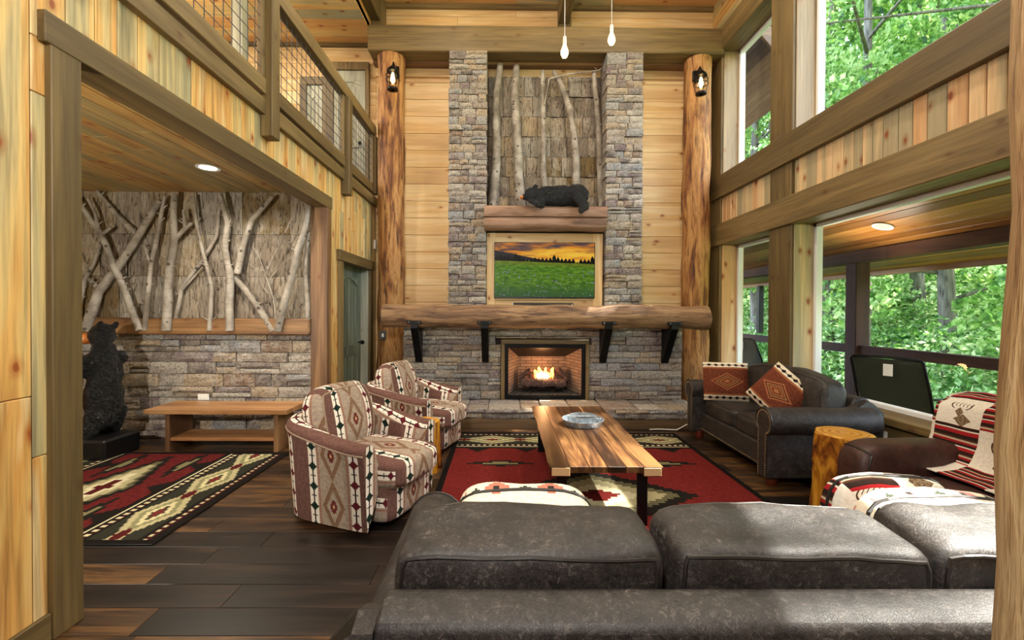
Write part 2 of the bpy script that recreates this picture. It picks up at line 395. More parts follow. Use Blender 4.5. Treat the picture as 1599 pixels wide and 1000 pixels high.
def screen_mat():
    t = T('tv_picture'); u, v = t.uv()   # 0..1
    n = t.noise(t.comb(u * 4, v * 14, 0.0), 1, 5, .6, .5); n2 = t.noise(t.comb(u * 7, 3.0, 0.0), 1, 4)
    glow = 1.0 - t.smooth(((u - .68) * (u - .68) * 2.5 + (v - .72) * (v - .72) * 14.0), 0, .75)
    sky_ = t.mix(t.smooth(n + glow * .25, .35, .75), '#4d4248', '#f09020')
    sky_ = t.mix(glow * t.smooth(n, .3, .6), sky_, '#ffd24a')
    g = t.noise(t.comb(u * 14, v * 22, 0.0), 1, 4, .7)
    green = t.mix(t.smooth(g, .3, .7), '#2f5a12', '#6f9a2c')
    green = t.mix(1.0 - t.smooth(v, 0, .35), green, '#3c5f33')
    fl = t.voro(t.comb(u * 34, v * 26, 0.0), 1); fm = t.noise(t.comb(u * 3.1, v * 4 + 3.0, 0.0), 1, 2)
    green = t.mix((fl < .2) * (v < .5) * (fm > .46), green, '#a58fc4')
    green = t.mix((fl < .13) * (v < .4) * (fm < .5), green, '#d8d2a0')
    hor = .68 - (u - .2) * .06
    green = t.mix(t.smooth(v - hor + .14, 0, .14) * .7, green, '#7a7a20')
    col = t.mix(v > hor, green, sky_)
    hills = (v > hor) * (v < (.86 - u * .36))
    col = t.mix(hills, col, '#2d2a2c')
    tr = ((u * 26.0).frac() - .5).abs(); th = t.noise(t.comb((u * 26.0).floor() * 3.7, 0.0, 0.0), 1, 1)
    trees = (v > hor - .02) * (v < hor + (th - .3) * .36 - tr * .12)
    col = t.mix(trees, col, '#0c0f0a')
    t.done('#050505', .35, emit=col, es=.8, spec=.08); return t.m
M['screen'] = screen_mat()
_t = T('firebrick'); _b = _t.n('ShaderNodeTexBrick'); _x, _y, _z = _t.sep(_t.pos())
_t.plug(_b.inputs['Vector'], _t.comb(_x + _y, _z, 0.0)); _b.inputs['Scale'].default_value = 1
_b.inputs['Brick Width'].default_value = .16; _b.inputs['Row Height'].default_value = .045; _b.inputs['Mortar Size'].default_value = .004
_b.inputs['Color1'].default_value = hx('#8f7a6a'); _b.inputs['Color2'].default_value = hx('#7a6658'); _b.inputs['Mortar'].default_value = hx('#3a2e28')
M['firebrick'] = _t.done(E(_t, _b.outputs[0]), .9)
_t = T('charred_log'); M['char'] = _t.done(_t.ramp(_t.noise(_t.pos(), 25, 5, .7), [(.3, '#1e1512'), (.55, '#5a4038'), (.75, '#8a7468')]), .95, _t.noise(_t.pos(), 40, 3), .8, .01)
_t = T('gravel'); M['gravel'] = _t.done(_t.ramp(_t.voro(_t.pos(), 60), [(0, '#8a8378'), (.6, '#2c2824')]), .95, _t.voro(_t.pos(), 60), 1.0, .01)
_t = T('carved_black_bear'); _n = _t.noise(_t.objc(), 22, 4, .7, 1.5)
M['bear'] = _t.done(_t.ramp(_n, [(.3, '#030405'), (.6, '#0a0c0f'), (.75, '#3a414a')]), .2, _n, 1.0, .05)  # blue-grey top stop paints highlights into the bear's black
M['muzzle'] = simple('carved_muzzle', '#b46a30', .4)
_t = T('carved_orange_trunk'); _a = _t.sep(_t.objc()); _n = _t.noise(_t.comb(_a[0] * 22, _a[1] * 22, _a[2] * 9), 1, 4, .7)
M['carved'] = _t.done(_t.ramp(_n, [(.3, '#5a2c10'), (.5, '#a8602a'), (.75, '#c88444')]), .6, _n, 1.0, .04)
_t = T('lacquered_cedar_stump'); _a = _t.sep(_t.objc()); _n = _t.noise(_t.comb(_a[0] * 6, _a[1] * 6, _a[2] * 1.6), 1, 5, .65, 1.2)
M['stump'] = _t.done(_t.ramp(_n, [(.34, '#241006'), (.43, '#7a4412'), (.55, '#bd8326'), (.75, '#d8aa48')]), .25, _n, .6, .03)
_t = T('stump_top'); _a = _t.sep(_t.objc()); _r = _t.math('SQRT', _a[0] * _a[0] + _a[1] * _a[1]) + (_t.noise(_t.objc(), 6, 2) - .5) * .05
M['stumptop'] = _t.done(_t.ramp((_r * 22.0).frac(), [(0, '#b87a26'), (.8, '#e0ab4a'), (1, '#9a5c1c')]), .2)
_t = T('live_edge_table_boards'); _a, _b2, _c = axes(_t, 'y'); _f = _t.noise(_t.comb(_a * 1.2, _b2 * 14, _c * 3), 1, 4, .6, 1.0)
M['tabletop'] = _t.done(_t.ramp(_t.smooth(_f + (_t.rnd() - .5) * .25, .25, .75), [(0, '#1c1008'), (.35, '#352012'), (.6, '#4a301a'), (1, '#6e4e2e')]), .3, _f, .1, .004)
M['endgrain'] = simple('pale_end_grain', '#b59468', .6)
_t = T('sling_mesh'); M['sling'] = _t.done(_t.mix(_t.noise(_t.pos(), 60, 2), '#1c2017', '#343a28'), .7)

# ------------------------------------------------ geometry helpers
class G:
    def __init__(s): s.v = []; s.f = []; s.uv = []
    def add(s, vs, fs, uvs=None, M=None):
        o = len(s.v)
        s.v += [tuple(M @ Vector(p)) if M else tuple(p) for p in vs]
        s.f += [tuple(i + o for i in f) for f in fs]
        s.uv += uvs if uvs else [None] * len(fs)
        return s
    def box(s, x0, x1, y0, y1, z0, z1, c=.004, j=0, M=None):
        if x0 > x1: x0, x1 = x1, x0
        if y0 > y1: y0, y1 = y1, y0
        if z0 > z1: z0, z1 = z1, z0
        c = min(c, (x1 - x0) * .45, (y1 - y0) * .45, (z1 - z0) * .45)
        if c <= 0:
            vs = [(x, y, z) for x in (x0, x1) for y in (y0, y1) for z in (z0, z1)]
            return s.add(vs, [(0, 1, 3, 2), (4, 6, 7, 5), (0, 4, 5, 1), (2, 3, 7, 6), (0, 2, 6, 4), (1, 5, 7, 3)], None, M)
        vs = []; idx = {}
        for sx in (0, 1):
            for sy in (0, 1):
                for sz in (0, 1):
                    cx = (x0, x1)[sx]; cy = (y0, y1)[sy]; cz = (z0, z1)[sz]
                    dx = c if sx == 0 else -c; dy = c if sy == 0 else -c; dz = c if sz == 0 else -c
                    r = [random.uniform(-j, j) for _ in range(3)] if j else (0, 0, 0)
                    for k, p in enumerate(((cx, cy + dy, cz + dz), (cx + dx, cy, cz + dz), (cx + dx, cy + dy, cz))):
                        idx[sx, sy, sz, k] = len(vs); vs.append((p[0] + r[0], p[1] + r[1], p[2] + r[2]))
        fs = []
        I = lambda a, b, d, k: idx[a, b, d, k]
        fs += [(I(0, 0, 0, 0), I(0, 0, 1, 0), I(0, 1, 1, 0), I(0, 1, 0, 0)), (I(1, 0, 0, 0), I(1, 1, 0, 0), I(1, 1, 1, 0), I(1, 0, 1, 0)),
               (I(0, 0, 0, 1), I(1, 0, 0, 1), I(1, 0, 1, 1), I(0, 0, 1, 1)), (I(0, 1, 0, 1), I(0, 1, 1, 1), I(1, 1, 1, 1), I(1, 1, 0, 1)),
               (I(0, 0, 0, 2), I(0, 1, 0, 2), I(1, 1, 0, 2), I(1, 0, 0, 2)), (I(0, 0, 1, 2), I(1, 0, 1, 2), I(1, 1, 1, 2), I(0, 1, 1, 2))]
        def q(a, b, c_, d, flip): fs.append((a, b, c_, d) if not flip else (d, c_, b, a))
        for a in (0, 1):
            for b in (0, 1):
                q(I(a, b, 0, 0), I(a, b, 1, 0), I(a, b, 1, 1), I(a, b, 0, 1), a != b)
                q(I(a, 0, b, 0), I(a, 0, b, 2), I(a, 1, b, 2), I(a, 1, b, 0), a != b)
                q(I(0, a, b, 1), I(1, a, b, 1), I(1, a, b, 2), I(0, a, b, 2), a != b)
                for d in (0, 1):
                    tri = (I(a, b, d, 0), I(a, b, d, 1), I(a, b, d, 2))
                    fs.append(tri if (a + b + d) % 2 == 0 else tri[::-1])
        return s.add(vs, fs, None, M)
    def grid(s, fn, nu, nv, uvfn=None, closeu=False):
        o = []; vs = []
        for j in range(nv + 1):
            for i in range(nu if closeu else nu + 1):
                vs.append(fn(i / nu, j / nv))
        W_ = nu if closeu else nu + 1; fs = []; uvs = []
        for j in range(nv):
            for i in range(nu):
                i2 = (i + 1) % W_
                fs.append((j * W_ + i, j * W_ + i2, (j + 1) * W_ + i2, (j + 1) * W_ + i))
                if uvfn: uvs.append([uvfn(i / nu, j / nv), uvfn((i + 1) / nu, j / nv), uvfn((i + 1) / nu, (j + 1) / nv), uvfn(i / nu, (j + 1) / nv)])
        return s.add(vs, fs, uvs if uvfn else None)
    def tube(s, pts, rad, seg=8, cap=True, nz=0, nf=3, closed=False, sq=(1, 1)):
        P = [Vector(p) for p in pts]; n = len(P)
        R = rad if isinstance(rad, (list, tuple)) else [rad] * n
        tg = []
        for i in range(n):
            a = P[(i - 1) % n] if closed or i else P[0]; b = P[(i + 1) % n] if closed or i < n - 1 else P[-1]
            tg.append((b - a).normalized())
        up = Vector((0, 0, 1)) if abs(tg[0].z) < .9 else Vector((0, 1, 0))
        u = tg[0].cross(up).normalized(); vs = []
        for i in range(n):
            u = (u - tg[i] * u.dot(tg[i])).normalized(); w_ = tg[i].cross(u)
            for k in range(seg):
                a = 2 * pi * k / seg; r = R[i]
                if nz: 
                    q = P[i] * nf + Vector((cos(a), sin(a), 0)) * r * nf * 2
                    r *= 1 + nz * mn.noise(q)
                vs.append(P[i] + u * cos(a) * r * sq[0] + w_ * sin(a) * r * sq[1])
        fs = []
        for i in range(n if closed else n - 1):
            for k in range(seg):
                a = i * seg + k; b = i * seg + (k + 1) % seg; c = ((i + 1) % n) * seg
                fs.append((a, b, c + (k + 1) % seg, c + k))
        if cap and not closed:
            fs.append(tuple(range(seg))[::-1]); fs.append(tuple((n - 1) * seg + k for k in range(seg)))
        return s.add(vs, fs)
    def lathe(s, prof, cx=0, cy=0, seg=20, sx=1, sy=1):
        vs = [(cx + r * cos(2 * pi * k / seg) * sx, cy + r * sin(2 * pi * k / seg) * sy, z) for r, z in prof for k in range(seg)]
        fs = [(i * seg + k, i * seg + (k + 1) % seg, (i + 1) * seg + (k + 1) % seg, (i + 1) * seg + k) for i in range(len(prof) - 1) for k in range(seg)]
        if prof[0][0] > 1e-4: fs.append(tuple(range(seg))[::-1])
        if prof[-1][0] > 1e-4: fs.append(tuple((len(prof) - 1) * seg + k for k in range(seg)))
        return s.add(vs, fs)
    def ell(s, c, r, seg=14, M=None):
        vs = []; n = seg // 2
        for i in range(n + 1):
            a = pi * i / n
            for k in range(seg):
                b = 2 * pi * k / seg
                vs.append((c[0] + r[0] * sin(a) * cos(b), c[1] + r[1] * sin(a) * sin(b), c[2] - r[2] * cos(a)))
        fs = [(i * seg + k, i * seg + (k + 1) % seg, (i + 1) * seg + (k + 1) % seg, (i + 1) * seg + k) for i in range(n) for k in range(seg)]
        return s.add(vs, fs, None, M)
    def prism(s, prof, axis, a0, a1, c=0):
        # prof: list of 2D pts; axis: extrusion axis
        def P(p, a):
            return {'x': (a, p[0], p[1]), 'y': (p[0], a, p[1]), 'z': (p[0], p[1], a)}[axis]
        n = len(prof)
        vs = [P(p, a0) for p in prof] + [P(p, a1) for p in prof]
        fs = [(i, (i + 1) % n, n + (i + 1) % n, n + i) for i in range(n)] + [tuple(range(n))[::-1], tuple(range(n, 2 * n))]
        return s.add(vs, fs)
    def ob(s, name, mat, parent=None, smooth=0, loc=None, kind=None, fix=False):
        me = bpy.data.meshes.new(name); me.from_pydata(s.v, [], s.f)
        if any(x is not None for x in s.uv):
            ul = me.uv_layers.new(name='UVMap'); li = 0
            for f, u in zip(s.f, s.uv):
                for k in range(len(f)):
                    if u: ul.data[li].uv = u[k]
                    li += 1
        if fix:
            import bmesh
            bm = bmesh.new(); bm.from_mesh(me)
            bmesh.ops.remove_doubles(bm, verts=bm.verts, dist=1e-5)
            bmesh.ops.recalc_face_normals(bm, faces=bm.faces); bm.to_mesh(me); bm.free()
        me.materials.append(mat)
        if smooth:
            me.shade_smooth()
            if smooth is not True: me.set_sharp_from_angle(angle=radians(smooth))
        o = bpy.data.objects.new(name, me); C.objects.link(o)
        if parent: o.parent = parent
        if loc: o.location = loc
        if parent and parent.name in WORLD: o.location = Vector(loc or (0, 0, 0)) - parent.location
        if kind: o['kind'] = kind
        return o
WORLD = set()      # structure parents whose children are given in world coordinates
def tag(o, label, cat, group=None, kind=None):
    o['label'] = label; o['category'] = cat
    if group: o['group'] = group
    if kind: o['kind'] = kind
    return o
def thing(name, label, cat, loc=(0, 0, 0), rz=0, group=None):
    o = bpy.data.objects.new(name, None); C.objects.link(o); o.location = loc; o.rotation_euler = (0, 0, rz)
    return tag(o, label, cat, group)
def struct(o, label=None):
    o['kind'] = 'structure'; WORLD.add(o.name)
    if label: o['label'] = label
    return o
def kids(o): return [c for c in bpy.data.objects if c.parent == o]
def dup(o, parent=None):
    c = o.copy(); C.objects.link(c)
    if parent: c.parent = parent
    for k in kids(o): dup(k, c)
    return c
def box(name, mat, x0, x1, y0, y1, z0, z1, parent=None, c=.004, j=0):
    # mesh stored around its own centre
    cx, cy, cz = (x0 + x1) / 2, (y0 + y1) / 2, (z0 + z1) / 2
    g = G().box(x0 - cx, x1 - cx, y0 - cy, y1 - cy, z0 - cz, z1 - cz, c, j)
    return g.ob(name, mat, parent, loc=(cx, cy, cz))
R = random.uniform
def planks(parent, mat, along, a0, a1, across, b0, b1, n0, n1, wd, gap=.003, joints=0, name='plank', c=.003, holes=(), var=.0, maxlen=None):
    """boards running along an axis, laid side by side across another; n0..n1 the third axis; holes = (a0,a1,b0,b1)"""
    ax = 'xyz'; third = [q for q in ax if q not in (along, across)][0]
    b = b0
    while b < b1 - .01:
        ww = wd * R(1 - var, 1 + var); be = min(b + ww, b1)
        if b1 - be < wd * .3: be = b1
        cuts = [a0]
        if joints:
            x = a0 + R(.2, 1) * joints
            while x < a1 - .3: cuts.append(x); x += joints * R(.7, 1.2)
        cuts.append(a1)
        for p, q in zip(cuts, cuts[1:]):
            segs = [(p, q, b, be)]
            for (ha, hb, hc, hd) in holes:
                ns = []
                for (sp, sq_, sb, se) in segs:
                    if sq_ <= ha + 1e-4 or sp >= hb - 1e-4 or se <= hc + 1e-4 or sb >= hd - 1e-4: ns.append((sp, sq_, sb, se)); continue
                    if sp < ha: ns.append((sp, ha, sb, se))
                    if sq_ > hb: ns.append((hb, sq_, sb, se))
                    m0, m1 = max(sp, ha), min(sq_, hb)
                    if sb < hc: ns.append((m0, m1, sb, hc))
                    if se > hd: ns.append((m0, m1, hd, se))
                segs = ns
            for (sp, sq_, sb, se) in segs:
                if sq_ - sp < .01 or se - sb < .008: continue
                d = {along: (sp + gap * .3, sq_ - gap * .3), across: (sb + gap / 2, se - gap / 2), third: (n0, n1)}
                box(name, mat, *d['x'], *d['y'], *d['z'], parent, c)
        b = be
def cubemap(w_, d, h, e, puff, nz, seed, cr=1.0):
    """returns function mapping a point on the unit cube surface to the cushion's surface (rests on z=0)"""
    off = Vector((seed * 3.1, seed * 1.7, 0))
    def f(p):
        m = (abs(p[0]) ** e + abs(p[1]) ** e + abs(p[2]) ** e) ** (-1 / e)
        x, y, z = p[0] * m, p[1] * m, p[2] * m
        k = 1 + puff * (1 - x * x) * (1 - y * y) - puff * .35 * (x * x * y * y)
        q = Vector((x * w_ / 2, y * d / 2, z * h / 2 * k))
        if nz:
            n_ = mn.noise_vector(q * 5 + off) * nz + mn.noise_vector(q * 13 + off) * nz * .35; q = q + n_
        return (q.x, q.y, q.z + h / 2)
    return f
def cushion(g, w_, d, h, e=7, n=10, puff=.12, nz=.006, seed=0, M=None, uvo=(0, 0), uvswap=False):
    f = cubemap(w_, d, h, e, puff, nz, seed); vs = {}; V = []; fs = []; uvs = []
    def warp(t): return t * (1.35 - .35 * abs(t))
    def vid(p):
        k = tuple(round(c, 4) for c in p)
        if k not in vs: vs[k] = len(V); V.append(f(p))
        return vs[k]
    for ax in range(3):
        for sg in (-1, 1):
            for i in range(n):
                for j in range(n):
                    q = []
                    for (a, b) in ((i, j), (i + 1, j), (i + 1, j + 1), (i, j + 1)):
                        u, v = warp(-1 + 2 * a / n), warp(-1 + 2 * b / n)
                        p = [0, 0, 0]; p[ax] = sg; p[(ax + 1) % 3] = u; p[(ax + 2) % 3] = v; q.append(tuple(p))
                    if sg < 0: q = q[::-1]
                    fs.append(tuple(vid(p) for p in q))
                    uu = []
                    for p in q:
                        X, Y, Z = p[0] * w_ / 2, p[1] * d / 2, p[2] * h / 2
                        t = (X, Y) if ax == 2 else ((X, -d / 2 + Z - h / 2) if ax == 1 else (w_ / 2 * sg + (h / 2 - Z) * sg, Y))
                        if uvswap: t = (t[1], t[0])
                        uu.append((t[0] + uvo[0], t[1] + uvo[1]))
                    uvs.append(uu)
    g.add(V, fs, uvs, M); return f
def piping(g, f, ax, sg, r=.006, n=12, M=None):
    pts = []
    s_ = [-1 + 2 * i / n for i in range(n)]
    warp = lambda t: t * (1.35 - .35 * abs(t))
    ring = [(t, -1) for t in s_] + [(1, t) for t in s_] + [(-t, 1) for t in s_] + [(-1, -t) for t in s_]
    for u, v in ring:
        p = [0, 0, 0]; p[ax] = sg; p[(ax + 1) % 3] = warp(u); p[(ax + 2) % 3] = warp(v)
        q = Vector(f(tuple(p))); pts.append(M @ q if M else q)
    g.tube(pts, r, 6, closed=True)
def TR(x, y, z, rx=0, ry=0, rz=0):
    return Matrix.Translation((x, y, z)) @ Matrix.Rotation(rz, 4, 'Z') @ Matrix.Rotation(ry, 4, 'Y') @ Matrix.Rotation(rx, 4, 'X')
def stones(parent, x0, x1, z0, z1, yf, depth=.09, hole=None, rh=(.075, .125), ln=(.14, .46), returns=None, name='stone'):
    """coursed ledge stone facing -Y, front at about yf. returns: depth of the end stones seen from the side"""
    z = z0
    while z < z1 - .02:
        h = R(*rh)
        if z1 - (z + h) < rh[0] * .6: h = z1 - z
        x = x0; 
        while x < x1 - .01:
            L = R(*ln)
            if x1 - (x + L) < ln[0] * .7: L = x1 - x
            rows = [(z, z + h)]
            if h > .095 and R(0, 1) < .3: m = z + h * R(.4, .6); rows = [(z, m), (m, z + h)]
            for (za, zb) in rows:
                seg = [(x, x + L)]
                if hole:
                    hx0, hx1, hz0, hz1 = hole
                    if not (x + L <= hx0 or x >= hx1 or zb <= hz0 + .01 or za >= hz1 - .01):
                        seg = []
                        if x < hx0 - .02: seg.append((x, hx0))
                        if x + L > hx1 + .02: seg.append((hx1, x + L))
                        if za < hz0 - .02 : zb = hz0; seg = [(x, x + L)]
                        elif zb > hz1 + .02: za = hz1; seg = [(x, x + L)]
                for (xa, xb) in seg:
                    stone(parent, xa, xb, yf + R(-.02, .014), yf + depth, za, zb, name)
            x += L
        z += h
def stone(parent, xa, xb, ya, yb, za, zb, name='stone', side=None):
    # rugged front: 4x3 grid pushed in and out
    cx, cz = (xa + xb) / 2, (za + zb) / 2; g = G(); m = .003
    nx, nz_ = 4, 3; vs = []
    so = R(0, 100)
    for j in range(nz_ + 1):
        for i in range(nx + 1):
            u, v = i / nx, j / nz_
            ed = (i in (0, nx)) or (j in (0, nz_))
            x = xa + m + (xb - xa - 2 * m) * u; z = za + m + (zb - za - 2 * m) * v
            y = ya + (R(.006, .018) if ed else mn.noise(Vector((x * 9 + so, z * 14, so))) * .014)
            if ed: x += R(-.003, .003); z += R(-.003, .003)
            vs.append((x - cx, y - ya, z - cz))
    fs = [(j * 5 + i, j * 5 + i + 1, (j + 1) * 5 + i + 1, (j + 1) * 5 + i) for j in range(3) for i in range(4)]
    rim = [i for i in range(5)] + [j * 5 + 4 for j in range(1, 4)] + [3 * 5 + i for i in range(3, -1, -1)] + [j * 5 for j in range(2, 0, -1)]
    o = len(vs)
    for k in rim: vs.append((vs[k][0], yb - ya, vs[k][2]))
    n = len(rim)
    fs += [(rim[k], o + k, o + (k + 1) % n, rim[(k + 1) % n]) for k in range(n)]
    g.add(vs, fs)
    return g.ob(name, M['stone'], parent, loc=(cx, ya, cz))

# ------------------------------------------------ room shell
XL, XR, YB = -1.98, 3.22, 7.0
floor = struct(box('floor', M['mortar'], -5.3, 3.6, -2.6, 7.1, -.12, -.016, c=0), 'dark brown plank floor')
planks(floor, M['floor'], 'x', -5.3, 3.25, 'y', .3, 7.0, -.016, 0, .187, .003, 1.25, c=.0015)
box('subfloor', M['floor'], -5.3, 3.25, -2.6, .3, -.016, 0, floor, c=0)
wl = struct(box('wall_left', M['mortar'], XL - .11, XL - .02, -2.6, YB, 2.6, 3.14, c=0), 'left wall of vertical knotty pine boards')
box('backing', M['mortar'], XL - .11, XL - .02, -2.6, 2.0, 0, 2.6, wl, c=0)
box('backing', M['mortar'], XL - .11, XL - .02, 5.08, 5.46, 0, 2.6, wl, c=0)
box('backing', M['mortar'], XL - .11, XL - .02, 5.46, 6.68, 2.1, 2.6, wl, c=0)
box('backing', M['mortar'], XL - .11, XL - .02, 6.68, YB, 0, 2.6, wl, c=0)
planks(wl, W['pine_z'], 'z', 0, 3.06, 'y', 1.2, 7.0, XL - .02, XL, .143, .004, 2.0, var=.12, holes=((-.1, 2.6, 1.98, 5.12), (-.1, 2.12, 5.5, 6.62)), c=.004)
# opening frame
t1 = struct(thing('trim_1', 'stained timber frame around the opening to the bear room', 'trim'))
S = W
box('post', S['stain_z'], XL - .14, XL + .03, 1.96, 2.10, 0, 2.60, t1)
box('post', W['cedar_z'], XL - .155, XL + .03, 5.0, 5.12, 0, 2.60, t1)
box('header', S['stain_y'], XL - .14, XL + .035, 1.93, 5.13, 2.585, 2.72, t1)
box('soffit', S['stain_y'], XL - .17, XL - .14, 2.10, 5.0, 2.60, 2.76, t1)
struct(box('baseboard_left', S['stain_y'], XL, XL + .02, 1.2, 1.96, 0, .12, c=.004))
struct(box('baseboard_left', S['stain_y'], XL, XL + .02, 5.12, 5.36, 0, .12, c=.004))
# fascia under the balcony
t2 = struct(box('trim_2', S['stain_y'], XL - .02, XL + .045, 0, 6.95, 3.03, 3.16), 'stained fascia board under the balcony railing')
# front (fireplace) wall
wf = struct(box('wall_front', M['mortar'], -5.3, XR + .3, YB + .03, YB + .13, 0, 6.3, c=0), 'far wall of wide horizontal pale pine boards')
planks(wf, W['pale_x'], 'x', XL, -.7, 'z', 0, 5.16, YB, YB + .03, .262, .004)
planks(wf, W['pale_x'], 'x', 1.95, XR + .05, 'z', 0, 5.16, YB, YB + .03, .262, .004)
planks(wf, W['pale_x'], 'x', XL, XR + .05, 'z', 5.2, 6.3, YB, YB + .03, .2, .004, 2.2)
planks(wf, W['pale_x'], 'x', -5.3, XL, 'z', 3.15, 5.6, YB, YB + .03, .21, .004, 2.2)
# ceilings
ce = struct(box('ceiling', M['mortar'], XL - .05, 4.1, -2.6, 7.1, 6.19, 6.28, c=0), 'high pine board ceiling')
planks(ce, W['ceil_x'], 'x', XL - .05, XR + .1, 'y', 4.6, 7.05, 6.165, 6.19, .2, .004, 2.0)
box('board', W['ceil_x'], XL - .05, XR + .1, -2.6, 4.6, 6.165, 6.19, ce, c=0)
cl = struct(box('ceiling_loft', M['mortar'], -5.3, XL + .0, -2.6, 7.1, 5.58, 5.66, c=0), 'knotty pine board ceiling over the loft')
planks(cl, W['ceil_x'], 'x', -5.3, XL + .0, 'y', 3.4, 7.05, 5.555, 5.58, .2, .004, 2.4)
box('board', W['ceil_x'], -5.3, XL, -2.6, 3.4, 5.555, 5.58, cl, c=0)
struct(box('wall_upper_left', W['pine_y'], XL - .05, XL, -2.6, 7.0, 5.56, 6.2, c=0), 'strip of pine wall between loft ceiling and main ceiling')
struct(box('trim_3', S['stain_x'], -5.3, XL - .06, YB - .05, YB, 5.5, 5.555), 'thin crown trim at the loft ceiling')
struct(box('trim_4', S['stain_x'], XL, XR + .05, YB - .06, YB, 6.1, 6.165), 'thin crown trim at the main ceiling')
# loft floor and side room ceiling
lf = struct(box('floor_loft', M['floor'], -5.3, XL - .12, -2.6, 7.0, 3.0, 3.14, c=0), 'loft floor behind the railing')
ca = struct(box('ceiling_bear_room', M['mortar'], -5.3, XL - .17, -.5, 5.1, 2.78, 2.86, c=0), 'low pine board ceiling of the bear room')
planks(ca, W['bear_ceiling'], 'y', -.5, 5.08, 'x', -5.3, XL - .17, 2.755, 2.78, .135, .005, 2.6, c=.004)
# side room walls
ws = struct(box('wall_bear_room', M['mortar'], -5.3, XL - .14, 5.09, 5.2, 0, 2.8, c=0), 'bark and ledge stone wall behind the bear')
stones(ws, -5.0, XL - .155, .0, 1.17, 5.02, .07, ln=(.16, .5), rh=(.09, .15))
rr = 2.76; z = 1.345
for hh in (.47, .47, .475):
    x = -5.0
    while x < XL - .16:
        L = R(.28, .6)
        if XL - .16 - (x + L) < .2: L = XL - .16 - x
        zt = z + hh
        def fn(u, v, x=x, L=L, z=z, hh=hh): return ((u - .5) * (L - .004), (0 if u in (0, 1) or v in (0, 1) else -.012) + mn.noise(Vector((x * 3 + u * L * 30, z * 3 + v * 3, 0))) * .012, (v - .5) * (hh - .004))
        g = G().grid(fn, 8, 3); o = g.ob('bark_tile', M['bark'], ws, 40, loc=(x + L / 2, 5.06, z + hh / 2)); x += L
    z += hh
box('ledge_beam', W['cedar_x'], -5.0, XL - .155, 4.955, 5.09, 1.165, 1.345, ws, c=.012)
struct(box('wall_bear_room_side', W['pine_z'], -5.36, -5.3, -2.6, 5.1, 0, 5.6, c=0), 'far left pine wall of the bear room')
struct(box('wall_rear', W['pine_z'], -5.3, 3.6, -2.66, -2.6, 0, 6.2, c=0), 'pine wall behind the camera')
o = struct(box('wall_hall', W['pine_y'], -3.3, -3.24, 5.2, 7.0, 0, 3.0, c=0), 'pine wall of the passage behind the door')

# loft doors seen through the railing
def door_panelled(name, x0, x1, z0, z1, y, mat, label, knob=None, trimw=.1):
    d = struct(thing(name, label, 'door'))
    box('leaf', mat, x0, x1, y - .03, y, z0, z1, d)
    for (a, b, c_, e) in ((x0, x0 + .07, z0, z1), (x1 - .07, x1, z0, z1), (x0 + .07, x1 - .07, z0, z0 + .2), (x0 + .07, x1 - .07, z1 - .16, z1), (x0 + .07, x1 - .07, z0 + .8, z0 + .95)):
        box('stile', mat, a, b, y - .045, y - .03, c_, e, d)
    xm = (x0 + x1) / 2; hw = (x1 - x0) / 2 - .07
    pr = [(x0 + .07, z1 - .16)] + [(x0 + .07 + 2 * hw * k / 8, z1 - .24 + .07 * sin(pi * k / 8)) for k in range(9)] + [(x1 - .07, z1 - .16)]
    G().prism(pr, 'y', y - .045, y - .03).ob('arch_rail', mat, d, fix=True)
    for k in range(1, 4):
        xx = x0 + .07 + 2 * hw * k / 4; box('groove', M['mortar'], xx - .002, xx + .002, y - .032, y - .03, z0 + .2, z1 - .25, d, c=0)
    for (a, b, c_, e) in ((x0 - trimw, x0, z0, z1), (x1, x1 + trimw * .6, z0, z1), (x0 - trimw, x1 + trimw * .6, z1, z1 + .12)):
        box('casing', S['stain_z'], a, b, y - .075, y, c_, e, d)
    if knob: G().ell((knob, y - .09, z0 + .85), (.03, .03, .03)).ob('knob', M['black'], d, True)
    return d
door_panelled('door_2', -2.62, -2.13, 3.15, 5.13, YB, M['doorpale'], 'pale arched-panel loft door seen above the railing', knob=-2.2)
door_panelled('door_3', -3.03, -2.78, 3.15, 4.9, YB, M['doorpale'], 'narrow pale loft door seen through the wire mesh')
struct(box('post_loft', M['doorpale'], -2.95, -2.83, 4.9, 5.02, 3.15, 5.56), 'pale square post standing in the loft')
bd = tag(box('bed_post', M['black'], -3.44, -3.36, 6.6, 6.9, 3.15, 4.66, c=.02), 'dark upright board standing at the loft back wall', 'board')
# ground floor door in the left wall
d1 = struct(thing('door_1', 'grey-green arched-panel door in the left wall', 'door'))
X0 = XL - .12
box('leaf', M['door'], X0 - .04, X0, 5.56, 6.6, 0, 2.06, d1)
for (a, b, c_, e) in ((5.56, 5.7, 0, 2.06), (6.46, 6.6, 0, 2.06), (5.7, 6.46, 0, .22), (5.7, 6.46, 1.9, 2.06), (5.7, 6.46, .82, .96)):
    box('stile', M['door'], X0, X0 + .014, a, b, c_, e, d1)
pr = [(5.7, 1.9)] + [(5.7 + .76 * k / 10, 1.78 + .1 * sin(pi * k / 10)) for k in range(11)] + [(6.46, 1.9)]
G().prism(pr, 'x', X0, X0 + .014).ob('arch_rail', M['door'], d1, fix=True)
for k in range(1, 6): box('groove', M['mortar'], X0, X0 + .002, 5.7 + .127 * k - .002, 5.7 + .127 * k + .002, .22, 1.85, d1, c=0)
G().ell((X0 + .07, 6.5, .98), (.032, .032, .032)).tube([(X0, 6.5, .98), (X0 + .05, 6.5, .98)], .012, 8).ob('knob', M['black'], d1, True)
box('jamb', M['doorpale'], XL - .12, XL, 6.6, 6.64, 0, 2.06, d1)
box('jamb', S['stain_z'], XL - .12, XL, 5.5, 5.54, 0, 2.06, d1)
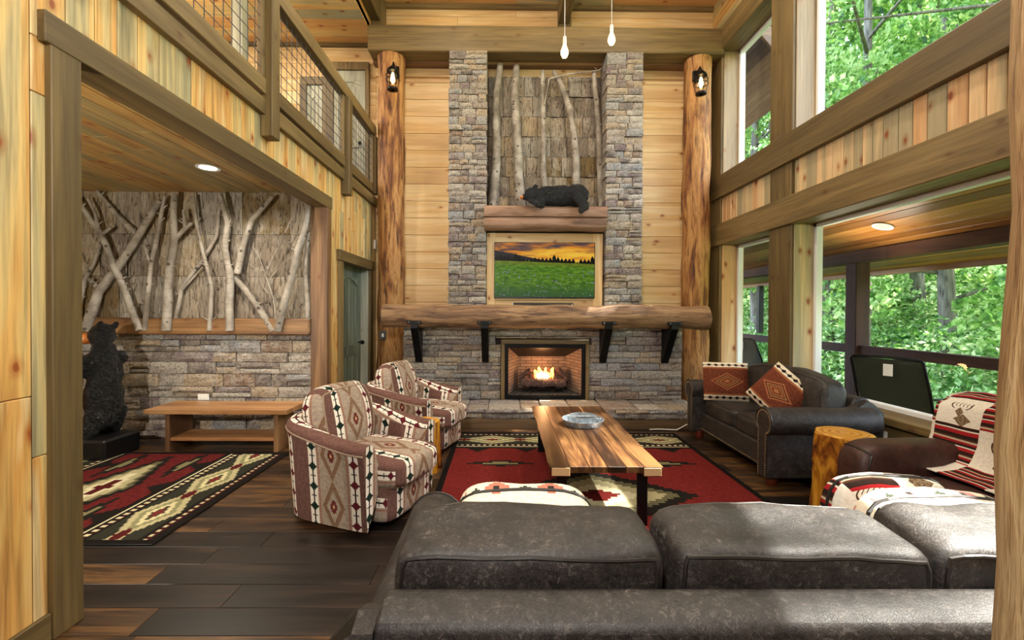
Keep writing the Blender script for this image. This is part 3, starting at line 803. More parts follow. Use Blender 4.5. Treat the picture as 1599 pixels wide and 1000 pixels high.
box('casing', S['stain_z'], XL, XL + .03, 5.38, 5.52, 0, 2.04, d1); box('casing', S['stain_z'], XL, XL + .03, 6.62, 6.76, 0, 2.04, d1)
box('casing', S['stain_y'], XL - .12, XL + .045, 5.35, 6.79, 2.04, 2.17, d1)

# ------------------------------------------------ right wall with its windows
GX = 3.5   # glass plane
wr = struct(box('wall_right', W['pink_y'], XR + .06, XR + .16, -2.6, YB, 0, .52, c=0), 'right wall of timbers and light pine boards between tall windows')
planks(wr, W['cedar_y'] if 0 else W['stain_y'], 'y', -1, 6.9, 'z', .02, .5, XR + .04, XR + .06, .16, .004)
box('backing', M['mortar'], XR + .05, XR + .25, -2.6, YB, 2.75, 3.14, wr, c=0)
planks(wr, W['pink_z'], 'z', 2.74, 3.14, 'y', 1.9, 4.98, XR + .02, XR + .05, .125, .008, var=.25, c=.006)
planks(wr, W['pink_z'], 'z', 2.74, 3.14, 'y', 5.42, 6.75, XR + .02, XR + .05, .125, .008, var=.25, c=.006)
box('backing', W['pine_y'], XR + .05, XR + .3, -2.6, YB, 5.6, 6.2, wr, c=0)
planks(wr, W['pine_y'], 'y', 1.0, 6.98, 'z', 5.6, 6.17, XR + .02, XR + .05, .19, .004)
tb = struct(thing('trim_5', 'stained beams and posts framing the right windows', 'trim'))
B = lambda nm, mt, y0, y1, z0, z1, x0=XR - .01, x1=GX + .06: box(nm, mt, x0, x1, y0, y1, z0, z1, tb, c=.008)
B('lower_beam', S['stain_y'], -2.6, 6.98, 2.43, 2.75, XR - .04)
B('upper_beam', S['stain_y'], -2.6, 6.98, 3.13, 3.46, XR - .04)
B('top_beam', S['stain_y'], -2.6, 6.98, 5.28, 5.62, XR - .04)
B('sill', S['stain_y'], -2.6, 6.98, .5, .57, XR + .0)
B('corner_post', S['stain_z'], 6.62, 6.99, 0, 5.3); 
B('post', W['stain_z'], 4.98, 5.40, .5, 2.44); B('post', W['stain_z'], 4.98, 5.40, 3.45, 5.3)
B('post_face', W['stain_z'], 5.0, 5.40, 2.74, 3.14, XR - .005, XR + .06)
B('near_post', W['stain_z'], .3, .75, .5, 5.3)
box('backing', W['pine_z'], XR + .05, XR + .3, -2.6, .3, .5, 5.3, wr, c=0)
G().box(XR + .02, GX + .06, 4.965, 4.98, .56, 2.43).ob('jamb', W['pink_z'], tb); G().box(XR + .02, GX + .06, 6.605, 6.62, .56, 2.43).ob('jamb', W['pink_z'], tb)
G().box(XR + .02, GX + .06, 4.965, 4.98, 3.46, 5.28).ob('jamb', W['jamb'], tb); G().box(XR + .02, GX + .06, 6.605, 6.62, 3.46, 5.28).ob('jamb', W['jamb'], tb)
wi = 0
for (y0, y1, z0, z1) in ((5.40, 6.605, .57, 2.43), (.75, 4.965, .57, 2.43), (5.40, 6.605, 3.46, 5.28), (.75, 4.965, 3.46, 5.28)):
    wi += 1; wd_ = struct(thing('window_%d' % wi, ['far lower window', 'large near lower window', 'far upper window', 'large near upper window'][wi - 1] + ' with white vinyl frame in the right wall', 'window'))
    for (a, b, c_, e) in ((y0, y0 + .045, z0, z1), (y1 - .045, y1, z0, z1), (y0, y1, z0, z0 + .045), (y0, y1, z1 - .045, z1)):
        box('frame', M['white'], GX - .045, GX + .03, a, b, c_, e, wd_, c=.006)
    G().add([(GX, y0 + .04, z0 + .04), (GX, y1 - .04, z0 + .04), (GX, y1 - .04, z1 - .04), (GX, y0 + .04, z1 - .04)], [(0, 1, 2, 3)]).ob('pane', M['glass'], wd_)

# beams across the top
tc = struct(box('trim_6', S['stain_x'], XL, XR + .0, 6.55, 6.83, 5.21, 5.585, c=.012), 'big stained cross beam above the fireplace')
sf = struct(box('trim_7', W['cedar_x'], XL, XR, 6.83, 7.0, 5.175, 5.22, c=.003), 'orange pine soffit board behind the cross beam')
box('ledger', W['pale_x'], XL, XR, 6.96, 7.0, 5.05, 5.175, sf)
i = 8
for (x0, x1, zb) in ((-2.06, -1.84, 5.74), (.80, .97, 5.72)):
    r_ = struct(box('trim_%d' % i, S['stain_y'], x0, x1, -2.6, 6.72, zb, 6.17, c=.01), 'stained %s running toward the camera' % ('edge beam over the railing' if i == 8 else 'middle ceiling rafter')); i += 1
    box('post_block', S['stain_z'], x0 + .02, x1 + .03, 6.72, 6.94, 5.585, 6.17, r_)

# ------------------------------------------------ balcony railing
rl = thing('balcony_railing', 'stained timber balcony railing with square wire mesh panels', 'railing', (XL, 3.8, 3.16))
def rb(nm, mt, x0, x1, y0, y1, z0, z1, c=.006): return box(nm, mt, x0, x1, y0 - 3.8, y1 - 3.8, z0 - 3.16, z1 - 3.16, rl, c)
rb('top_rail', S['stain_y'], -.03, .065, .4, 6.8, 4.05, 4.20)
posts = [1.92, 3.74, 5.56]
for y in posts: rb('post', S['stain_z'], -.0, .1, y - .065, y + .065, 2.86, 4.05)
rb('post', S['stain_z'], 0, .08, 6.72, 6.82, 3.18, 4.05)
edges = [(.4, 1.855), (1.985, 3.675), (3.805, 5.495), (5.625, 6.72)]
for (a, b) in edges:
    rb('bottom_rail', S['stain_y'], -.01, .055, a, b, 3.19, 3.32)
    rb('side_stile', S['stain_z'], .0, .05, b - .05, b, 3.32, 4.05); rb('side_stile', S['stain_z'], .0, .05, a, a + .03, 3.32, 4.05)
    g = G(); y = a + .08
    while y < b - .05: g.tube([(.02, y - 3.8, .16), (.02, y - 3.8, .89)], .0032, 5); y += .1
    z = 3.4
    while z < 4.04: g.tube([(.026, a - 3.8, z - 3.16), (.026, b - 3.8, z - 3.16)], .0032, 5); z += .1
    g.ob('wire_mesh', M['steel'], rl, kind='stuff')

# ------------------------------------------------ log posts
def log_post(x, y, r, z0, z1, label, mat=None, flare=.02, seed=0):
    n = 26; pts = [(mn.noise(Vector((k * .35, seed, 1))) * .025, mn.noise(Vector((k * .35, seed, 5))) * .02, (z1 - z0) * k / n) for k in range(n + 1)]
    rad = [r * (1 + .05 * mn.noise(Vector((k * .5, seed, 9))) + (flare / r) * max(0, 1 - k / 4)) for k in range(n + 1)]
    g = G().tube(pts, rad, 28, nz=.1, nf=2.4)
    o = g.ob('log_post', mat or M['log_z'], None, 50, loc=(x, y, z0)); tag(o, label, 'post'); return o
log_post(-1.675, 6.74, .195, 0, 5.205, 'tall peeled log post left of the fireplace', seed=1)
log_post(2.90, 6.74, .195, 0, 5.205, 'tall peeled log post right of the fireplace', seed=5)
o = log_post(1.125, .775, .175, 0, 6.16, 'thick foreground log post at the right edge of the frame', M['log_near'], 0, 3)
for v_ in o.data.vertices: v_.co.x += .028 * (v_.co.z - 1.2)

# ------------------------------------------------ fireplace
FX0, FX1, FY = -1.33, 2.43, 6.04
fp = thing('fireplace', 'ledge stone fireplace with lit gas fire and stone hearth', 'fireplace', (.55, FY, 0))
OX, OZ = (.03, 1.12), (.28, 1.0)      # firebox opening (world)
core = thing
def fb(nm, mt, x0, x1, y0, y1, z0, z1, c=.004): return box(nm, mt, x0 - .55, x1 - .55, y0 - FY, y1 - FY, z0, z1, fp, c)
fb('core', M['mortar'], FX0 + .02, OX[0] - .02, FY + .08, 6.95, 0, 1.32, 0); fb('core', M['mortar'], OX[1] + .02, FX1 - .02, FY + .08, 6.95, 0, 1.32, 0)
fb('core', M['mortar'], OX[0] - .02, OX[1] + .02, FY + .08, 6.95, 1.02, 1.32, 0)
class Off:  # stones into the fireplace's own frame
    pass
def stones_at(parent, ox, oy, x0, x1, z0, z1, yf, **k): stones(parent, x0 - ox, x1 - ox, z0, z1, yf - oy, **k)
stones_at(fp, .55, FY, FX0, FX1, .25, 1.32, FY, hole=(OX[0] - .055 - .55, OX[1] + .055 - .55, .0, OZ[1] + .07), rh=(.07, .115), ln=(.18, .5))
# side returns
for z_ in range(11):
    stone(fp, FX1 - .56, FX1 - .53, .05, .7, .25 + z_ * .097, .25 + (z_ + 1) * .097)
    stone(fp, FX0 - .57, FX0 - .54, .05, .7, .25 + z_ * .097, .25 + (z_ + 1) * .097)
# hearth: front stones and slabs on top
stones_at(fp, .55, FY, FX0 + .0, FX1 + .05, .12, .235, 5.46, rh=(.055, .07), ln=(.2, .5))
fb('hearth_core', M['mortar'], FX0 + .02, FX1 + .03, 5.53, FY + .08, .0, .225, 0)
x = FX0
while x < FX1 + .04:
    L = R(.25, .5); L = min(L, FX1 + .05 - x)
    if FX1 + .05 - x - L < .12: L = FX1 + .05 - x
    for (ya, yb) in ((5.47, 5.47 + .27), (5.74, FY + .03)):
        m = R(-.06, .06) if ya > 5.5 else 0
        box('hearth_slab', M['stone'], x + .004 - .55, x + L - .004 - .55, ya + .004 - FY, yb - .004 - FY, .225, .245 + R(-.004, .008), fp, .012, .005)
    x += L
fb('base_board', M['rough_board'], FX0 + .0, FX1 + .1, 5.47, 5.53, 0, .115)
# golden trim frame and firebox
for (a, b, c_, e) in ((OX[0] - .05, OX[0], .25, OZ[1]), (OX[1], OX[1] + .05, .25, OZ[1])): fb('trim_frame', W['stain_z'], a, b, FY - .035, FY + .03, c_, e)
fb('trim_frame', W['stain_x'], OX[0] - .05, OX[1] + .05, FY - .035, FY + .03, OZ[1], OZ[1] + .06)
for (a, b, c_, e) in ((OX[0], OX[0] + .05, .25, OZ[1]), (OX[1] - .05, OX[1], .25, OZ[1]), (OX[0] + .05, OX[1] - .05, OZ[1] - .055, OZ[1]), (OX[0] + .05, OX[1] - .05, .25, .30)): fb('surround', M['black'], a, b, FY - .01, FY + .04, c_, e)
for k in range(5):
    fb('louvre', M['black'], OX[1] - .045 - .0, OX[1] - .04, FY + .05 + k * .03, FY + .07 + k * .03, .3, OZ[1] - .05, 0)
bx0, bx1, by = OX[0] + .2, OX[1] - .2, FY + .5
g = G(); o_ = lambda x, y, z: (x - .55, y - FY, z)
g.add([o_(OX[0] + .05, FY + .03, .29), o_(bx0, by, .29), o_(bx0, by, .95), o_(OX[0] + .05, FY + .03, .95)], [(0, 1, 2, 3)])
g.add([o_(OX[1] - .05, FY + .03, .29), o_(bx1, by, .29), o_(bx1, by, .95), o_(OX[1] - .05, FY + .03, .95)], [(0, 3, 2, 1)])
g.add([o_(bx0, by, .29), o_(bx1, by, .29), o_(bx1, by, .95), o_(bx0, by, .95)], [(0, 1, 2, 3)])
g.ob('firebrick_lining', M['firebrick'], fp)
G().add([o_(OX[0] + .05, FY + .03, .945), o_(OX[1] - .05, FY + .03, .945), o_(bx1, by, .78), o_(bx0, by, .78)], [(0, 1, 2, 3)]).ob('smoke_hood', M['black'], fp)
G().box(OX[0] + .05 - .55, OX[1] - .05 - .55, .03, .5, .28, .31).ob('gravel_bed', M['gravel'], fp)
fb('grate', M['black'], .3, .86, FY + .12, FY + .14, .36, .375)
for k in range(7): fb('grate_bar', M['black'], .33 + k * .08, .345 + k * .08, FY + .1, FY + .36, .34, .40)
for (p, q, r) in (((.27, FY + .19, .44), (.88, FY + .17, .44), .06), ((.30, FY + .3, .47), (.85, FY + .33, .47), .07), ((.33, FY + .14, .40), (.50, FY + .36, .60), .04), ((.80, FY + .15, .42), (.66, FY + .36, .62), .04), ((.25, FY + .28, .5), (.4, FY + .26, .62), .035), ((.92, FY + .28, .46), (.78, FY + .3, .63), .035)):
    pts = [Vector(o_(*p)).lerp(Vector(o_(*q)), k / 6) + Vector((0, 0, R(-.01, .01))) for k in range(7)]
    G().tube(pts, [r * R(.85, 1.1) for _ in range(7)], 10, nz=.3, nf=9).ob('gas_log', M['char'], fp, 60)
def flame(x, y, z, h, r, m):
    n = 8; pts = [o_(x + sin(k * .9 + x * 9) * .012 * k / n, y, z + h * k / n) for k in range(n + 1)]
    G().tube(pts, [max(.002, r * sin(pi * (.18 + .82 * (1 - k / n)) ) ** .8 * (1 if k < n else .1)) for k in range(n + 1)], 8).ob('flame', m, fp, True)
for k in range(9): flame(.46 + k * .03, FY + .2 + R(-.02, .05), .5, R(.08, .2) * (1.2 if k in (2, 5) else .8), R(.015, .025), M['flame'])
for k in range(4): flame(.50 + k * .04, FY + .17, .5, R(.06, .10), .025, M['flamecore'])
light('POINT', 'fire_glow', (.57, FY + .18, .68), 9, (1, .5, .2), shadow_soft_size=.06)
# tv niche: boards, bark, half-log shelf
NX0, NX1 = -.24, 1.49
nic = thing('bark_panel', 'bark tile panel between the two stone columns', 'wall panel', (.62, 6.96, 2.9))
zz = [2.9 + k * .308 for k in range(8)]; zz[-1] = 5.06
for za, zb in zip(zz, zz[1:]):
    x = NX0
    while x < NX1 - .01:
        L = R(.16, .36)
        if NX1 - (x + L) < .12: L = NX1 - x
        def fn(u, v, x=x, L=L, za=za, zb=zb): return ((u - .5) * (L - .006), (0 if u in (0, 1) or v in (0, 1) else -.02) + mn.noise(Vector((x * 3 + u * L * 24, za * 3 + v * 4, 0))) * .016, (v - .5) * (zb - za - .006))
        G().grid(fn, 6, 4).ob('bark_tile', M['bark'], nic, 40, loc=(x + L / 2 - .62, R(-.02, 0), (za + zb) / 2 - 2.9)); x += L
box('backing', M['mortar'], NX0 - .62, NX1 - .62, .01, .035, 0, 2.2, nic, c=0)
tvs = thing('television_board', 'pale pine board panel behind the television', 'panel', (.62, 6.6, 1.45))
for (a, b, c_, e) in ((-.86, -.73, 0, 1.14), (.70, .85, 0, 1.14)): box('board', W['pale_z'], a, b, .0, .06, c_, e, tvs)
for (c_, e) in ((0, .15), (1.0, 1.14), (.15, .43), (.43, .71), (.71, 1.0)): box('board', W['pale_x'], -.73, .70, .01 if .1 < c_ < .95 else 0, .06, c_ + .001, e - .001, tvs)
box('backing', M['mortar'], -.86, .86, .06, .3, 0, 1.3, tvs, c=0)
tv = thing('television', 'flat television showing a sunset over a wildflower meadow', 'television', (.607, 6.585, 1.63))
a0, a1, b0, b1 = -.735, .735, 0, .815
g = G().add([(a0 + .008, -.042, b0 + .02), (a1 - .008, -.042, b0 + .02), (a1 - .008, -.042, b1 - .008), (a0 + .008, -.042, b1 - .008)], [(0, 1, 2, 3)], [[(0, 0), (1, 0), (1, 1), (0, 1)]])
g.ob('screen', M['screen'], tv)
G().box(a0, a1, -.04, 0, b0, b1, .004).box(a0, a1, -.045, -.04, b0, b0 + .018).box(a0, a0 + .007, -.045, -.04, b0, b1).box(a1 - .007, a1, -.045, -.04, b0, b1).box(a0, a1, -.045, -.04, b1 - .007, b1).ob('bezel', M['blackpl'], tv)
G().box(-.02, .02, -.047, -.045, .005, .013, 0).ob('badge', M['steel'], tv)
sb = thing('sound_bar', 'slim black sound bar under the television', 'speaker', (.59, 6.56, 1.535))
pr = [(cos(a) * .026, sin(a) * .03) for a in [k * pi / 6 for k in range(12)]]
G().prism(pr, 'x', -.44, .44).ob('body', M['blackpl'], sb, 50, fix=True)
G().box(-.45, -.44, -.028, .028, -.04, .03, .003).ob('end_cap', M['whitepl'], sb); G().prism([(cos(k * pi / 5) * .008, sin(k * pi / 5) * .008) for k in range(10)], 'y', -.034, -.02).ob('dial', M['whitepl'], sb, fix=True, loc=(.42, 0, 0))
ls = thing('log_shelf', 'rough half-log shelf carrying the sleeping bear', 'shelf', (.6, 6.45, 2.59))
n = 16
G().tube([(-.87 + 1.74 * k / n, 0, .115) for k in range(n + 1)], [.115 * (1 + .05 * mn.noise(Vector((k * .5, 3, 0)))) for k in range(n + 1)], 18, nz=.1, nf=3, sq=(1, 1)).ob('log', M['log_half'], ls, 50)
G().prism([(-.12, .19), (-.13, .24), (-.125, .31), (-.08, .345), (.3, .345), (.3, .19)], 'x', -.87, .87).ob('slab', M['log_half'], ls, 50, fix=True)
# stone columns
def column(x0, x1, label):
    c_ = thing('stone_column', label, 'column', ((x0 + x1) / 2, 6.5, 1.3), group='ledge stone columns')
    box('core', M['mortar'], x0 - (x0 + x1) / 2 + .02, x1 - (x0 + x1) / 2 - .02, .06, .47, 0, 3.88, c_, c=0)
    z = 0; hw = (x1 - x0) / 2
    while z < 3.9 - .01:
        h = R(.07, .12)
        if 3.9 - z - h < .06: h = 3.9 - z
        rows = [(z, z + h)]
        x = -hw; n = random.choice((2, 3, 3, 4)); cuts = [-hw + 2 * hw * (k + R(-.22, .22)) / n for k in range(1, n)]
        xs = [-hw + R(-.012, .006)] + cuts + [hw + R(-.006, .012)]
        for k, (a, b) in enumerate(zip(xs, xs[1:])):
            yb = .25 if k in (0, n - 1) else .08
            if b - a > .2 and R(0, 1) < .2 and h > .09:
                m = z + h * R(.4, .6)
                stone(c_, a, b, R(-.02, .012), yb, z, m); stone(c_, a, b, R(-.02, .012), yb, m, z + h)
            else: stone(c_, a, b, R(-.02, .012), yb, z, z + h)
        g0 = R(.26, .4)
        for sx in (-1, 1):
            xa, xb = sorted((sx * hw, sx * (hw - .05)))
            stone(c_, xa, xb, .25, .47, z, z + h)
        z += h
    return c_
column(-.79, -.245, 'ledge stone column left of the television')
column(1.49, 2.02, 'ledge stone column right of the television')
# mantel
mt = thing('log_mantel', 'thick peeled log mantel above the fireplace on black iron brackets', 'mantel', (.56, 5.82, 1.37))
n = 34; pts = [(-2.1 + 4.2 * k / n, mn.noise(Vector((k * .3, 7, 2))) * .012, mn.noise(Vector((k * .25, 2, 2))) * .018) for k in range(n + 1)]
G().tube(pts, [.152 * (1 + .05 * mn.noise(Vector((k * .4, 3, 3)))) for k in range(n + 1)], 24, nz=.12, nf=2.5).ob('log', M['log_x'], mt, 50)
for sx in (-1, 1): G().tube([(sx * 2.1, 0, 0), (sx * 2.115, 0, 0)], [.145, .12], 20, nz=.1).ob('end_grain', M['endgrain'] if sx > 0 else M['mortar'], mt, 50)
for bx in (-1.68, -.79, .79, 1.63):
    br = G().box(bx - .09, bx + .09, -.155, -.12, -.10, -.055, .004).prism([(-.15, -.09), (-.15, -.15), (.2, -.62), (.22, -.62), (.22, -.09)], 'x', bx - .045, bx + .045).ob('bracket', M['black'], mt, fix=True)
    for s_ in (-1, 1): G().ell((bx + s_ * .065, -.16, -.078), (.013, .01, .013), 8).ob('bolt', M['steel'], br, True)
# birch poles in the niche
def branch(name, label, paths, r0, cat='branch', group=None, mat=None, knots=True, rad=None):
    g = G(); b0 = Vector(paths[0][0])
    for pi_, path in enumerate(paths):
        P = [Vector(p) - b0 for p in path]; pts = []; k = 5
        for a, b in zip(P, P[1:]):
            for s_ in range(k): pts.append(a.lerp(b, s_ / k))
        pts.append(P[-1]); n = len(pts)
        sc = r0 if pi_ == 0 else r0 * (rad[pi_] if rad else .55)
        pts = [p + Vector((mn.noise(p * 2.2 + Vector((pi_ * 9, r0 * 99, 0))), 0, 0)) * .02 for p in pts]
        g.tube(pts, [sc * (1 - .4 * i / n) * (1 + .09 * mn.noise(Vector((i * 1.3, pi_ * 3, r0 * 50)))) for i in range(n)], 10, nz=.15, nf=9)
        if knots:
            for q in range(int(n / 3)):
                i = random.randrange(1, n - 1); p = pts[i]; s_ = random.choice((-1, 1)); L = R(.03, .07)
                g.tube([p, p + Vector((s_ * L, -.01, L * .7))], [sc * .35, sc * .18], 6)
    o = g.ob(name, mat or M['birch'], None, 60, loc=b0); return tag(o, label, cat, group)
PX = lambda x, y, Y: ((x - 785) / F * Y, Y, H + (485 - y) / F * Y)
Yb = 6.82
def px_path(pts, Y): return [PX(x, y, Y) for x, y in pts]
gp = 'birch poles above the television'
branch('birch_pole', 'leftmost birch pole above the television, leaning slightly', [px_path([(768, 325), (775, 255), (772, 180), (778, 103)], Yb)], .075, 'pole', gp)
branch('birch_pole', 'second birch pole from left above the television', [px_path([(811, 325), (808, 240), (803, 170), (803, 105)], Yb)], .078, 'pole', gp)
branch('birch_pole', 'forked birch pole in the middle above the television', [px_path([(850, 325), (847, 240), (846, 180), (845, 112)], Yb), px_path([(848, 165), (855, 125), (885, 117), (925, 112), (934, 110)], Yb - .04)], .05, 'pole', gp, rad=[1, .3])
branch('birch_pole', 'crooked dark birch pole leaning left beside the forked one', [px_path([(899, 318), (898, 240), (888, 170), (872, 130), (862, 113)], Yb)], .06, 'pole', gp)
branch('birch_pole', 'rightmost birch pole beside the right stone column', [px_path([(938, 322), (936, 240), (930, 170), (925, 112)], Yb)], .055, 'pole', gp)

# bears via voxel remesh of ellipsoids
def remesh(g, name, mat, parent, vox, loc=(0, 0, 0), sm=6):
    o = g.ob(name + '_raw', mat); md = o.modifiers.new('r', 'REMESH'); md.mode = 'VOXEL'; md.voxel_size = vox
    m2 = o.modifiers.new('s', 'SMOOTH'); m2.iterations = sm; m2.factor = .5
    dg = bpy.context.evaluated_depsgraph_get(); dg.update()
    me = bpy.data.meshes.new_from_object(o.evaluated_get(dg)); me.shade_smooth()
    for v in me.vertices:
        v.co += v.normal * (mn.noise(v.co * 16) * .011 + mn.noise(v.co * 42) * .009)
    bpy.data.objects.remove(o); me.name = name
    if not me.materials: me.materials.append(mat)
    r = bpy.data.objects.new(name, me); C.objects.link(r); r.parent = parent; r.location = loc; return r
def limb(g, a, b, r0, r1, n=7):
    a, b = Vector(a), Vector(b)
    for k in range(n): p = a.lerp(b, k / (n - 1)); r = r0 + (r1 - r0) * k / (n - 1); g.ell(p, (r, r, r), 12)
sb_ = thing('bear_figurine', 'black carved bear sleeping on its belly on the log shelf', 'figurine', (.8, 6.38, 2.935))
g = G(); g.ell((.0, 0, .14), (.34, .15, .155)); g.ell((.24, 0, .15), (.18, .15, .165)); g.ell((-.2, -.0, .14), (.17, .13, .14))
g.ell((-.40, -.07, .14), (.11, .10, .105)); g.ell((-.49, -.10, .10), (.06, .05, .045)); g.ell((-.36, .0, .25), (.035, .025, .04)); g.ell((-.35, -.12, .245), (.035, .025, .04))
limb(g, (-.27, -.12, .08), (-.28, -.19, -.03), .065, .055); limb(g, (-.28, -.19, -.03), (-.42, -.17, .03), .05, .04)
limb(g, (.25, -.12, .08), (.33, -.19, -.05), .085, .06); limb(g, (.33, -.19, -.05), (.27, -.2, -.10), .055, .045)
remesh(g, 'body', M['bear'], sb_, .014)
G().ell((-.535, -.11, .095), (.035, .035, .028)).ob('muzzle', M['muzzle'], sb_, True)

# ------------------------------------------------ sconces, pendants, ceiling lights, small wall plates
def sconce(x, y, z, label):
    s_ = thing('lantern_sconce', label, 'wall lamp', (x, y, z), group='lantern sconces on the log posts')
    G().box(-.05, .05, .02, .06, .1, .26, .01).tube([(0, .03, .2), (0, -.1, .24), (0, -.13, .17)], .012, 8).ob('bracket', M['black'], s_, fix=False)
    G().lathe([(.03, .17), (.075, .12), (.085, .09), (.05, .085)], 0, -.13, 16).ob('hood', M['black'], s_, 40)
    g = G()
    for k in range(4):
        a = k * pi / 2 + pi / 4; g.tube([(cos(a) * .07, -.13 + sin(a) * .07, .1), (cos(a) * .1, -.13 + sin(a) * .1, -.02), (cos(a) * .07, -.13 + sin(a) * .07, -.14)], .005, 6)
    for zz_ in (-.02, .04):
        g.tube([(cos(a) * .098, -.13 + sin(a) * .098, zz_) for a in [k * pi / 8 for k in range(16)]], .005, 6, closed=True)
    g.ob('cage', M['black'], s_)
    G().lathe([(.075, -.14), (.075, -.165), (.03, -.17), (.03, -.14)], 0, -.13, 16).ob('base_ring', M['black'], s_, 40)
    G().lathe([(.055, -.13), (.062, 0), (.055, .09)], 0, -.13, 16).ob('glass', M['glass'], s_, True)
    G().lathe([(.012, .08), (.028, .02), (.03, -.03), (.01, -.07)], 0, -.13, 12).ob('bulb', M['bulb'], s_, True)
    light('POINT', 'sconce_light', (x, y - .13, z - .0), 32, WARM, shadow_soft_size=.03)
sconce(-1.57, 6.51, 4.72, 'lantern sconce on the left log post')
sconce(2.80, 6.51, 4.70, 'lantern sconce on the right log post')
def pendant(px, y, Y, label):
    x, _, z = PX(px, y, Y)
    s_ = thing('pendant_light', label, 'pendant lamp', (x, Y, z), group='pendant bulbs on white cords')
    G().tube([(0, 0, .1), (0, 0, 6.13 - z)], .0022, 6).ob('cord', M['whitepl'], s_)
    G().lathe([(.012, .1), (.014, .06), (.012, .045)], 0, 0, 10).ob('socket', M['whitepl'], s_, 40)
    G().lathe([(.008, .05), (.014, .035), (.026, .0), (.027, -.015), (.015, -.04), (.002, -.046)], 0, 0, 14).ob('bulb', M['bulb'], s_, True)
    G().lathe([(.05, 6.165 - z), (.05, 6.14 - z), (.002, 6.13 - z)], 0, 0, 16).ob('canopy', M['whitepl'], s_, 40)
    light('POINT', 'pendant_bulb_light', (x, Y, z - .08), 6, WARM, shadow_soft_size=.03)
pendant(879, 82, 3.1, 'lower pendant bulb, left of the two under the cross beam')
pendant(952, 62, 3.3, 'higher pendant bulb, right of the two under the cross beam')
def can(x, y, z, label, e, r=.09, spot=True):
    s_ = thing('recessed_light', label, 'ceiling light', (x, y, z))
    G().lathe([(r * .8, -.002), (r * 1.1, -.006), (r * 1.12, .0), (r * .8, .003)], 0, 0, 24).ob('trim_ring', M['white'], s_, 40)
    G().lathe([(.001, -.0035), (r * .82, -.003)], 0, 0, 24).ob('lens', M['lamp'], s_)
    if e: light('AREA', 'recessed_light_glow', (x, y, z - .03), e, (1, .88, .7), shape='DISK', size=r * 2, spread=radians(150))
can(-2.73, 4.18, 2.755, 'round recessed light in the low bear room ceiling', 28)
can(-3.9, 2.6, 2.755, 'recessed light of the bear room hidden behind the left wall', 14)
can(-.92, 6.55, 6.165, 'recessed ceiling light left of the middle rafter at the top edge', 0, .14)
can(1.95, 6.55, 6.165, 'recessed ceiling light right of the middle rafter at the top edge', 0, .14)
for x, y in ((-.9, 4.4), (1.9, 4.4), (-.9, 1.6), (1.9, 1.6)): light('AREA', 'ceiling_light_glow', (x, y, 6.1), 62, (1, .86, .68), shape='DISK', size=.35)
for x, y in ((-3.4, 5.6), (-3.4, 3.0)): light('AREA', 'loft_light_glow', (x, y, 5.5), 40, (1, .86, .68), shape='DISK', size=.3)
for x in (-.7, .55, 1.9): light('POINT', 'upper_fill_light', (x, 5.35, 5.62), 24, (1, .87, .68), shadow_soft_size=.06)  # added unseen fill brightening the upper wall and ceiling
light('POINT', 'loft_fill_light', (-4.6, 5.1, 4.55), 75, (1, .87, .68), shadow_soft_size=.1)  # added fill to lift the loft ceiling, no lamp stands here
light('POINT', 'loft_fill_light', (-3.5, 2.9, 4.3), 110, (1, .86, .68), shadow_soft_size=.1)  # second unseen fill added for the loft
tag(box('thermostat', M['whitepl'], XL, XL + .03, 6.88, 6.96, 2.38, 2.52, c=.005), 'small white wall box high beside the left log post', 'thermostat')
so = thing('switch_plate', 'grey switch plate on the left log post', 'switch', (-1.74, 6.53, 1.08))
G().box(-.045, .045, -.012, .01, -.065, .065, .004).ob('plate', M['steel'], so); G().box(-.015, .015, -.018, -.01, -.025, .025, .003).ob('rocker', M['whitepl'], so)
so = thing('wall_outlet', 'cream outlet plate on the stone wall behind the bench', 'outlet', (PX(318, 628, 4.97)[0], 4.985, .47))
G().box(-.06, .06, 0, .02, -.035, .035, .004).ob('plate', M['whitepl'], so); G().box(-.03, -.01, -.005, .0, -.015, .015, .002).box(.01, .03, -.005, .0, -.015, .015, .002).ob('socket', M['whitepl'], so)
so = thing('wall_outlet', 'white outlet plate low on the right wall beside the loveseat', 'outlet', (XR + .025, 3.78, .38))
G().box(0, .012, -.035, .035, -.06, .06, .004).ob('plate', M['whitepl'], so)

# ------------------------------------------------ rugs
def rug(name, label, mat, x0, x1, y0, y1, along):
    L, Wd = (y1 - y0, x1 - x0) if along == 'y' else (x1 - x0, y1 - y0)
    o = thing(name, label, 'rug', ((x0 + x1) / 2, (y0 + y1) / 2, 0)); hx_, hy = (x1 - x0) / 2, (y1 - y0) / 2
    uvf = (lambda u, v: (u * Wd, v * L)) if along == 'y' else (lambda u, v: (v * Wd, u * L))
    G().grid(lambda u, v: (-hx_ + 2 * hx_ * u, -hy + 2 * hy * v, .012 + .0012 * mn.noise(Vector((u * 9, v * 9, 0)))), 24, 24, uvf).ob('pile', mat, o, True)
    G().box(-hx_, hx_, -hy, hy, .001, .0105, .002).ob('binding', M['blackpl'], o)
    return o
rug('area_rug', 'large red southwestern rug under the coffee table', rug_mat('red_rug_weave', ('#5c1814', '#742420'), 3.36, 2.56, -.1), -.53, 2.03, 1.9, 5.26, 'y')
rug('area_rug', 'dark red southwestern rug on the floor before the bear room bench', rug_mat('dark_red_rug_weave', ('#4a1414', '#66201e'), 2.15, 1.76), -4.28, -2.13, 2.74, 4.5, 'x')

